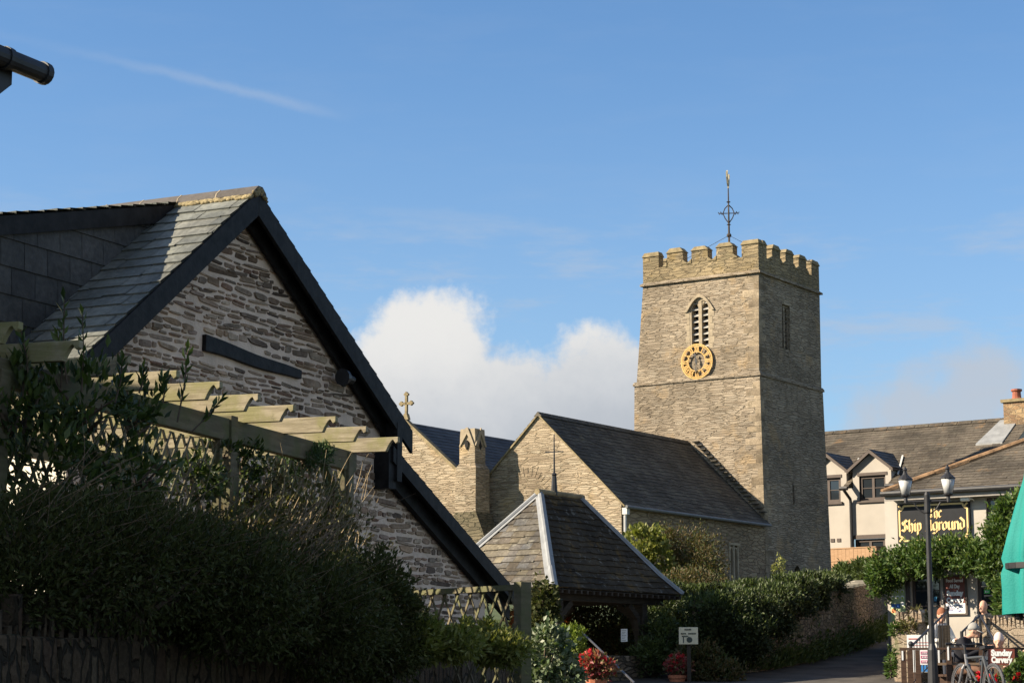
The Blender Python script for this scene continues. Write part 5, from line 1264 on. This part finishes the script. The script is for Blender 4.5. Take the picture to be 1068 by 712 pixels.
for s in (-.06,.06): mb.tube([(.19,s*.6,.68),(.16,s,.62),(0,s,.35)],[.022,.026,.018],8)
mb.build('fork',silver,bike)
mb=MB(); mb.tube([(.15,0,.82),(.13,0,.96),(.06,0,.99)],.018,8); mb.tube([(.1,-.31,1.0),(.06,-.1,.99),(.06,.1,.99),(.1,.31,1.0)],.014,8)
for s in (-1,1): mb.tube([(.1,s*.31,1.0),(.11,s*.2,1.0)],.02,8); mb.tube([(.07,s*.2,1.0),(.0,s*.24,.96)],.008,5)
mb.build('handlebar',iron,bike)
mb=MB(); mb.prism([(.66,-.02,.90),(.95,-.08,.92),(.95,.08,.92),(.66,.02,.90)],(0,0,.05)); mb.tube([(.74,0,.8),(.76,0,.91)],.014,6); mb.build('saddle',iron,bike,bevel=.01)
mb=MB(); mb.lathe([(.09,-.01),(.09,.01)],16,(.62,.04,.33),0,'y'); mb.tube([(.62,.06,.33),(.72,.08,.2)],.012,6); mb.tube([(.62,-.06,.33),(.52,-.08,.46)],.012,6); mb.box(.68,.78,.07,.16,.19,.21); mb.box(.46,.56,-.16,-.07,.45,.47); mb.build('crank',iron,bike)

# ------------------------------------------------------------------ people
skin=plain('skin',(.52,.30,.21),.6,.06,spec=.3)
def cloth(n,c): return plain(n,c,.85,.12,8,spec=.15)
def person(label,loc,rz,J,top,bottom,hair=None,shoe=None,lean=(0,0),group=None,cap=None):
    t=thing('person',label,'person',loc,rz,'people seated outside the pub')
    P={k:Vector(v) for k,v in J.items()}
    E_=[('pelvis','spine',.15,.145),('spine','chest',.145,.155),('chest','neck',.155,.06),('neck','head',.06,.06),
       ('chest','shL',.12,.075),('shL','elL',.075,.052),('elL','haL',.052,.034),('chest','shR',.12,.075),('shR','elR',.075,.052),('elR','haR',.052,.034),
       ('pelvis','hiL',.13,.10),('hiL','knL',.10,.068),('knL','anL',.068,.045),('anL','toL',.045,.04),('pelvis','hiR',.13,.10),('hiR','knR',.10,.068),('knR','anR',.068,.045),('anR','toR',.045,.04)]
    names=list(P); rad={}
    for a,b,ra,rb in E_: rad.setdefault(a,ra); rad[b]=rb if b not in rad else rad[b]
    me=bpy.data.meshes.new('body'); me.from_pydata([P[n] for n in names],[(names.index(a),names.index(b)) for a,b,_,_ in E_],[])
    ob=bpy.data.objects.new('body',me); COL.objects.link(ob)
    sk=ob.modifiers.new('skin','SKIN'); ob.modifiers.new('sub','SUBSURF').levels=2
    for i,n in enumerate(names): r=rad.get(n,.06); ob.data.skin_vertices[0].data[i].radius=(r,r); ob.data.skin_vertices[0].data[i].use_root=(n=='pelvis')
    bpy.context.view_layer.update(); ev=bpy.data.meshes.new_from_object(ob.evaluated_get(bpy.context.evaluated_depsgraph_get())); bpy.data.objects.remove(ob)
    mb=MB(); hc=P['head']+ (P['head']-P['neck']).normalized()*.07; f=Vector((lean[0],-1,lean[1])).normalized()
    mb.ball(hc,.1,12,0,(.78,.95,1.2)); mb.ball(hc+f*.045-V(0,0,.07),.06,8,0,(.85,.9,.8)); mb.tube([hc+f*.085+V(0,0,.02),hc+f*.118-V(0,0,.025)],[.01,.019],6)
    s_=f.cross(V(0,0,1)).normalized()
    for q in (-1,1): mb.ball(hc+s_*q*.08-V(0,0,.01),.025,6,0,(.5,.8,1.3))
    for side in 'LR':
        h=P['ha'+side]; d=(h-P['el'+side]).normalized(); u=d.cross(V(0,0,1)); u=u.normalized() if u.length>.1 else V(1,0,0); w=u.cross(d)
        mb.ball(h+d*.045,.042,8,0,(1,1,.75))
        for k in range(4): b=h+d*.075+u*(k-1.5)*.019; l=(.06,.072,.068,.05)[k]; mb.tube([b-d*.02,b+d*l*.5,b+d*l*.9-w*.02],[.0095,.009,.007],6)
        b=h+d*.03-u*.04; mb.tube([b,b-u*.03+d*.03,b-u*.03+d*.06],[.011,.010,.008],6)
    v0=[tuple(v.co) for v in ev.vertices]; fcs=[tuple(p.vertices) for p in ev.polygons]
    n0=len(v0); me=bpy.data.meshes.new('body'); me.from_pydata(v0+mb.v,[],fcs+[tuple(i+n0 for i in q) for q in mb.f])
    ob=bpy.data.objects.new('body',me); COL.objects.link(ob); rm=ob.modifiers.new('re','REMESH'); rm.mode='VOXEL'; rm.voxel_size=.0125; rm.use_smooth_shade=True
    bpy.context.view_layer.update(); me2=bpy.data.meshes.new_from_object(ob.evaluated_get(bpy.context.evaluated_depsgraph_get())); bpy.data.objects.remove(ob)
    me2.materials.clear()
    for q in (skin,top,bottom,shoe or iron): me2.materials.append(q)
    seg={('chest','neck'):1,('pelvis','spine'):1,('spine','chest'):1,('neck','head'):0}
    segs=[]
    for a,b,_,_ in E_:
        k=1
        if (a,b)==('neck','head'): k=0
        if a in('hiL','hiR','knL','knR') or b in ('hiL','hiR'): k=2
        if a in('anL','anR'): k=3
        segs.append((P[a],P[b],k))
    for side in 'LR': h=P['ha'+side]; d=(h-P['el'+side]).normalized(); segs.append((h+d*.02,h+d*.16,0))
    segs.append((P['neck']+V(0,0,.03),hc,0)); segs.append((hc,hc+V(0,0,.1),0))
    for p in me2.polygons:
        best=9;bk=1
        for a,b,k in segs:
            ab=b-a; t_=max(0,min(1,(p.center-a).dot(ab)/(ab.length_squared+1e-9))); dd=(p.center-a-ab*t_).length
            if dd<best: best=dd;bk=k
        p.material_index=bk
    me2.polygons.foreach_set('use_smooth',[True]*len(me2.polygons)); me2.attributes.new('rnd','FLOAT','FACE')
    b=bpy.data.objects.new('body',me2); COL.objects.link(b); b.parent=t
    if hair or cap:
        mb=MB(); m0=hc-f*.012+V(0,0,.022)
        pr=[(max(1e-3,math.sin(R(a))),math.cos(R(a))) for a in (95,75,55,35,15,0)] if cap else [(max(1e-3,math.sin(R(a))),math.cos(R(a))) for a in (112,95,75,55,35,15,0)]
        i0=len(mb.v); mb.lathe([(x*.105,z*.105) for x,z in pr],14)
        for i in range(i0,len(mb.v)): p=mb.v[i]; mb.v[i]=(p[0]*.82+m0.x,p[1]*1.0+m0.y,p[2]*1.17+m0.z)
        if cap: mb.prism([m0+f*.08+s_*.06,m0+f*.08-s_*.06,m0+f*.18-s_*.045-V(0,0,.02),m0+f*.18+s_*.045-V(0,0,.02)],(0,0,.012))
        mb.build('cap' if cap else 'hair',cap or hair,t,smooth=True)
    mb=MB()
    for q in (-1,1): mb.ball(hc+f*.082+s_*q*.03+V(0,0,.012),.011,6)
    mb.build('eyes',dark_in,t)
    return t
def sit(lean=0,arms='lap',hz=.50):
    c=Vector((0,-lean*.42,hz+.46-abs(lean)*.1)); n=Vector((0,-lean*.62,hz+.62-abs(lean)*.22)); h=Vector((0,-lean*.70-.03,hz+.70-abs(lean)*.26))
    J=dict(pelvis=(0,0,hz),spine=(0,-lean*.18,hz+.24),chest=c-Vector((0,0,.06)),neck=n,head=h,hiL=(.09,-.04,hz-.02),hiR=(-.09,-.04,hz-.02),knL=(.13,-.45,hz),knR=(-.13,-.45,hz),anL=(.13,-.43,.08),anR=(-.13,-.43,.08),toL=(.14,-.58,.05),toR=(-.14,-.58,.05))
    for s,q in (('L',1),('R',-1)):
        J['sh'+s]=c+Vector((q*.18,0,.06)); J['el'+s]=c+Vector((q*.25,-.10,-.20)); J['ha'+s]=c+Vector((q*.13,-.34,-.18)) if arms=='lap' else c+Vector((q*.06,-.40,-.05))
    return J
dk=cloth('dark_jacket',(.02,.02,.025)); jean=cloth('dark_trousers',(.04,.045,.06)); brn=cloth('brown_cloth',(.16,.09,.06)); wht=cloth('white_shirt',(.75,.74,.70)); gr=cloth('grey_cloth',(.30,.29,.27))
def bench(label,p,rz,L=1.2,hz=.42):
    t=thing('bench',label,'bench',p,rz,'benches outside the pub'); mb=MB()
    for k in range(3): mb.box(-L/2,L/2,-.16+.11*k,-.06+.11*k,hz-.04,hz)
    mb.build('seat',brown_wood,t)
    for s in (-1,1): mb=MB(); mb.box(s*(L/2-.12)-.04,s*(L/2-.12)+.04,-.14,.16,0,hz-.042); mb.build('leg',brown_wood,t)
def seat_person(px,py,Y,zfloor,label,rz,J,*a,bl='',**k):
    hd=Vector(J['head'])+Vector((0,0,.17)); p=at(px,py,Y); sc=1
    base=Vector((p.x,p.y,p.z-hd.z)); t=person(label,base,rz,J,*a,**k); return t,base
t,b1_=seat_person(1026.5,626.5,40.5,1.75,'bald man in a dark jacket sitting upright by the pub door',-35,sit(.0),dk,jean,None,lean=(-.35,-.25)); bench('wooden bench under the bald man by the pub door',(b1_.x,b1_.y,b1_.z),-35)
t,b2_=seat_person(997,650.5,35.0,1.2,'person in a grey flat cap and dark jacket leaning forward at the steps',60,sit(.35,'fwd'),dk,brn,None,cap=gr,lean=(0,-.3)); bench('wooden bench under the person in the grey cap',(b2_.x,b2_.y,b2_.z),60)
t,b3_=seat_person(1043,661,34.0,1.1,'white haired man in black seated behind the carvery sign',-20,sit(.2),dk,jean,cloth('white_hair',(.60,.50,.45)),lean=(-.1,-.4)); bench('wooden bench under the white haired man behind the carvery sign',(b3_.x,b3_.y,b3_.z),-20)
t,b4_=seat_person(1064.5,664,33.8,1.1,'ginger haired person seated under the closed teal parasol',25,sit(.25),dk,jean,cloth('ginger_hair',(.42,.20,.09)),lean=(.3,-.3)); bench('wooden bench under the ginger haired person',(b4_.x,b4_.y,b4_.z),25)
t,b5_=seat_person(977,635,37.0,1.3,'person in a white top seated behind the step railing next to the lamp post',20,sit(.15),wht,jean,cloth('auburn_hair',(.22,.09,.05)),lean=(-.4,-.2)); bench('wooden bench under the person in the white top',(b5_.x,b5_.y,b5_.z),20)

# ------------------------------------------------------------------ planting
def BL(lst):
    """(px,py,Y,rx_px,rz_px,ry_m) list -> base point and blobs relative to it"""
    cs=[(at(a,b,Y),rx/F_PX*Y,rz/F_PX*Y,ry) for a,b,Y,rx,rz,ry in lst]
    o=Vector((cs[0][0].x,cs[0][0].y,min(c.z-rz for c,rx,rz,ry in cs)))
    return o,[(c.x-o.x,c.y-o.y,c.z-o.z,rx,ry,rz) for c,rx,rz,ry in cs]
def pbush(name,label,cat,lst,n,size,mat,**k):
    o,bl=BL(lst); return bush(name,label,cat,o,0,bl,n,size,mat,**k),o
# laurel at the pergola
t,o=pbush('laurel_bush','tall dark laurel bush growing up through the near end of the pergola','bush',[(45,470,10.9,80,60,.4),(135,490,11.3,55,40,.35),(15,415,10.7,45,40,.3),(90,415,11.0,50,38,.3),(140,430,11.4,30,28,.25)],2300,.068,L_laurel,aspect=.42,stems=7,clump=14,spread=.15,shell=(.2,1.05),up=.8)
for (px,py,Y,tx,ty) in ((62,420,10.9,67,312),(85,410,10.9,86,328),(70,400,10.8,60,350),(185,440,11.5,196,365),(200,450,11.5,232,415),(170,420,11.4,170,395),(120,420,11,128,375),(30,400,10.7,22,345),(145,410,11.2,150,385)):
    P=[];D=[];mb=MB(); a=at(px,py,Y)-o; b=at(tx,ty,Y)-o; mb.tube([a,a.lerp(b,.5)+Vector((.01,0,0)),b],[.006,.005,.003],5)
    for k in range(16):
        t_=.25+.75*k/15; q=a.lerp(b,t_); an=k*2.4; P.append(tuple(q)); D.append(((b-a).normalized()*1.0+Vector((math.cos(an)*.55,math.sin(an)*.55,0)))[:])
    sh=mb.build('shoot',stem,t); leaves('shoot_leaves',sh,P,D,.075,.36,L_laurel,.2)

# dark hedge on the bank
t,o=pbush('garden_hedge','dense dark evergreen hedge with dry twigs hanging over the bank wall','hedge',[(40,590,9.7,100,72,.5),(140,592,10.2,90,66,.55),(230,608,10.8,85,58,.55),(310,632,11.4,75,54,.5),(70,550,10.4,110,38,.5),(190,568,11.0,80,32,.4),(20,620,9.5,60,50,.3),(330,650,11.4,70,45,.35),(240,640,10.7,80,45,.35)],62000,.038,L_dark,aspect=.34,stems=7,clump=24,spread=.14,shell=(.3,1.08),up=.3)
mb=MB(); P0=[];DD=[]
for k in range(190):
    px=random.uniform(10,335); py=random.uniform(520,630)+px*.10; Y=9.5+px*.0062+random.uniform(-.25,.1); P0.append(at(px,py,Y)-o); DD.append((random.uniform(.25,1.0),random.uniform(-.5,.1),random.uniform(.25,.8)))
twigs(mb,P0,DD,.55,.0034,.35); mb.build('dry_twigs',dry,t)
pbush('dark_bush','rounded dark green bush at the far end of the hedge','bush',[(385,624,12.4,45,48,.4),(420,658,12.7,30,38,.35),(350,655,12.0,56,52,.4),(395,682,12.4,52,26,.35)],22000,.036,L_hedge if False else L_dark,aspect=.42,stems=5,clump=30,spread=.15,shell=(.35,1.03))
# straggly shrub with pale stems below the pergola
t,o=pbush('straggly_shrub','straggly sunlit shrub with pale upright stems below the pergola beam','shrub',[(312,540,13.6,55,42,.4),(350,562,13.9,36,36,.35),(272,550,13.2,42,32,.35),(325,592,13.6,68,34,.4),(250,560,12.9,50,26,.3),(345,515,13.8,10,20,.15),(285,505,13.5,12,20,.15)],6800,.04,L_fuch,aspect=.45,stems=5,stem_m=stem,clump=9,spread=.13,shell=(.15,1.12),up=.4)
mb=MB(); P0=[];DD=[]
for k in range(90):
    px=random.uniform(235,375); py=random.uniform(530,600); P0.append(at(px,py,13.4+random.uniform(-.3,.2))-o); DD.append((random.uniform(.1,.65),random.uniform(-.2,.2),1.0))
twigs(mb,P0,DD,.42,.0036,.2); mb.build('pale_stems',pale_stem,t)
pbush('conifer_spray','feathery dark green conifer spray resting on the pergola beam','shrub',[(318,478,14.6,24,12,.15),(300,492,14.5,12,16,.12),(335,470,14.7,12,8,.1)],2600,.035,L_junip,aspect=.25,stems=2,clump=14,spread=.18,up=.6)
pbush('climbing_rose','thin leafy climber around the middle pergola post','climber',[(252,478,13.6,26,18,.15),(262,515,13.6,22,20,.15),(228,470,13.3,18,10,.12),(205,500,13,30,22,.2)],1500,.05,L_laurel,aspect=.45,stems=3,clump=7,spread=.2)
pbush('wall_shrub','yellow green shrub on the bank wall between the dark bush and the trellis panel','shrub',[(470,672,12.8,32,15,.2),(442,667,12.6,18,20,.2),(485,660,12.9,8,12,.12)],4200,.042,L_yel,aspect=.45,stems=4,clump=12,spread=.2)
pbush('wall_shrub','yellow green shrub on the bank wall close beside the square trellis post','shrub',[(522,676,13.3,28,15,.2),(510,662,13.4,9,12,.12)],3600,.042,L_yel,aspect=.45,stems=4,clump=12,spread=.2)
mb=MB()
# plants around the lychgate
pbush('variegated_ivy','pale flecked variegated ivy bush between the trellis post and lychgate steps','ivy',[(572,680,27,20,26,.3),(590,705,27,16,16,.25),(562,715,27,18,20,.3)],4200,.075,L_varie,aspect=.7,stems=4,clump=16)
pbush('ivy','dark ivy climbing the lychgate post behind the flecked ivy bush','ivy',[(568,635,33,14,26,.3),(560,655,32.5,16,20,.3)],2600,.08,L_dark,aspect=.75,stems=3,clump=16)
pbush('autumn_shrub','orange and red autumn shrub seen behind the square trellis post','shrub',[(549,645,38,16,20,.4),(585,650,41,10,24,.3)],2000,.09,L_orange,aspect=.5,stems=4,clump=10)
pbush('golden_conifer','small bright yellow green conifer beside the lychgate handrail','conifer',[(598,668,29,12,14,.18),(597,685,29,15,14,.2),(590,660,29,6,8,.1),(606,664,29,6,8,.1)],4200,.05,L_conif,aspect=.3,stems=3,clump=20,up=.9)
def potted(label,px,py,Y,mat,group,r=.16):
    p=at(px,py,Y); b=Vector((p.x,p.y,p.z-.62)); t=thing('flower_pot',label,'flower pot',b,0,'potted red flowers by the lychgate')
    mb=MB(); mb.lathe([(.12,0),(.15,.3),(.175,.32),(.175,.38),(.14,.38),(.13,.33)],16); mb.build('pot',terracotta,t)
    P,D=blob_points([(0,0,.56,.20,.18,.16),(.09,0,.52,.19,.17,.12)],900,10,.2); leaves('leaves',t,P,D,.075,.6,L_red)
    P,D=blob_points([(0,0,.60,.20,.18,.15)],110,4,.08,(.8,1.1)); leaves('blossom',t,P,D,.06,1.0,leafmat('red_blossom'+str(px),[(.5,.02,.03),(.62,.05,.07)])); 
    mb=MB()
    for k in range(8): a=k*.8; mb.tube([(0,0,.33),(.09*math.cos(a),.09*math.sin(a),.45),(.2*math.cos(a),.18*math.sin(a),.6)],[.01,.008,.004],5)
    mb.build('stem',stem,t); mb=MB(); mb.lathe([(.135,.335),(.001,.34)],12); mb.build('compost',soil,t)
potted('terracotta pot of red and pink begonias in the sun by the handrail',620,690,28.5,None,None)
potted('shaded terracotta pot of red flowers beside the green shrub',706,690,38.2,None,None)
pbush('green_shrub','mid green feathery shrub beside the lychgate above the shaded flower pot','shrub',[(690,665,39.3,20,26,.4),(678,685,39,20,18,.4)],4200,.085,L_hedge,aspect=.4,stems=4,clump=20)
pbush('rusty_shrub','low rust brown shrub below the cream church notice','shrub',[(730,690,38.6,24,20,.3),(748,705,38.3,26,18,.3)],3200,.08,L_brown,aspect=.5,stems=4,clump=12)
pbush('shade_shrub','brown leaved shrub in the shade behind the lychgate','shrub',[(625,650,41.2,36,36,.35),(600,660,41.2,36,30,.35),(650,665,41.2,24,26,.35)],8000,.09,L_brown,aspect=.5,stems=4,clump=12)
# hedge along the churchyard wall
def hedge_blobs():
    out=[]
    for (px,py,Y,rx,rz) in ((672,640,43,28,34),(704,652,41.6,22,26),(738,652,40.0,24,28),(756,655,39.3,28,32),(784,650,39.9,26,30),(808,639,41.0,24,26),(828,624,42.4,22,22),(846,618,44.2,20,18),(864,614,46.5,16,14),(745,678,39.4,32,24),(776,665,39.3,26,22),(700,675,41,26,22),(690,622,43,26,12),(740,624,43,36,12),(790,619,44.5,28,12),(830,611,47,24,9)): out.append((px,py,Y,rx,rz,.55))
    return out
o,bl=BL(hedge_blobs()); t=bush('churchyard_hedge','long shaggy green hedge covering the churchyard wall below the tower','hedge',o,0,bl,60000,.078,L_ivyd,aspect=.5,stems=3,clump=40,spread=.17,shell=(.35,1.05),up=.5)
P,D=blob_points([(b[0],b[1]+.15,b[2]+b[5]*.7,b[3],b[4],b[5]*.42) for b in bl],24000,12,.2,(.3,1.15),.7); leaves('lit_young_shoots',t,P,D,.078,.38,L_hedge)  # lighter young leaves, also colouring in the sunlit top of the hedge
mb=MB()
pbush('bright_laurel','bright yellow green evergreen bush under the church downpipe','bush',[(671,566,60,20,15,.7),(682,580,60,17,18,.7),(664,585,60,16,18,.7)],3600,.16,L_yel,aspect=.55,stems=4,clump=22)
pbush('sparse_tree','thin brown and green small tree in front of the church lancet window','tree',[(722,578,61,30,28,.9),(735,592,60,20,24,.9),(705,590,61,22,24,.8),(722,607,58,36,14,.9),(698,560,61,12,16,.5),],11000,.085,L_brown,aspect=.5,stems=9,clump=9,spread=.16,shell=(.1,1.15))
pbush('wall_bush','dark green bush between the tower and the board fence','bush',[(884,599,55,15,10,.6),(903,597,53,14,12,.6),(872,606,53,12,7,.5)],4600,.12,L_hedge,aspect=.45,stems=4,clump=24)
pbush('yellow_weed','wispy yellow weed at the foot of the church tower','weed',[(812,592,62,6,12,.3)],260,.10,L_yel,aspect=.4,stems=5,clump=6)
P=[];D=[]
for k in range(9000):
    y=random.uniform(38.5,60); x=wallx(y)+abs(random.gauss(0,.16)); z=g(y)+abs(random.gauss(0,.22)); P.append((x,y,z)); D.append((random.uniform(-.2,1),random.uniform(-.6,.3),random.uniform(.2,1)))
t=leaves('verge_weeds',None,P,D,.11,.3,L_hedge); tag(t,'low green weeds and ivy growing along the foot of the churchyard wall','weeds',kind='stuff')
# pub creeper
def keep_(P): return P[:,1]<1e9
o,bl=BL([(930,590,47.6,20,18,.4),(950,584,47,22,17,.4),(975,580,46.4,26,19,.4),(1000,578,45.9,24,17,.4),(1020,582,45.3,18,16,.35),(918,604,47.8,13,17,.4),(1012,590,45.6,20,8,.25)])
bush('climbing_shrub','broad green climbing shrub spreading over the pub front below the name board','climber',o,0,bl,11000,.11,L_creep,aspect=.45,stems=4,clump=22,spread=.2)
pbush('climbing_shrub','olive green climbing shrub on the pub wall beside the parasol','climber',[(1048,560,44.8,20,26,.4),(1056,530,44.6,14,16,.3),(1040,590,44.8,18,16,.35),(1048,630,44.2,9,26,.3),(1062,580,44.5,16,30,.3)],9000,.12,L_creep,aspect=.45,stems=4,clump=18,spread=.2)
pbush('border_plant','green and rusty border plant below the dark pub window','plant',[(958,645,38.2,9,10,.25),(948,652,38,7,7,.2)],900,.09,L_fuch,aspect=.35,stems=4,clump=10,up=1)
pbush('border_plant','leafy border plant below the picture menu','plant',[(937,657,38.2,7,7,.2)],500,.09,L_creep,aspect=.4,stems=4,clump=10,up=.8)
pbush('lane_weed','green weeds against the corner of the terrace wall','weed',[(929,692,37.6,3,16,.15)],420,.09,L_creep,aspect=.35,stems=3,clump=10)
def basket(label,lst,n,group=None):
    t,o=pbush('flower_basket',label,'flowers',lst,n,.065,L_creep,aspect=.6,stems=3,clump=12)
    o2,bl=BL(lst); P,D=blob_points(bl,46,5,.06,(.85,1.1)); leaves('blossom',t,P,D,.07,1.0,red_b)
    mb=MB(); a=bl[0]; mb.lathe([(.10,a[2]-a[5]*1.1),(.18,a[2]-a[5]*.3)],12,(a[0],a[1],0)); mb.build('basket',brown_wood,t)
red_b=leafmat('geranium_red',[(.55,.015,.03),(.65,.03,.05)])
basket('trailing red geraniums on the fence right of the carvery sign',[(1060,704,31.8,12,10,.2),(1068,692,31.8,7,10,.2)],1500)
basket('small red geranium low in front of the bicycle',[(1024,709,31.2,6,5,.12)],240)
basket('bright green trailing plant low in front of the fence slats',[(1037,711,31.2,8,5,.12)],380)
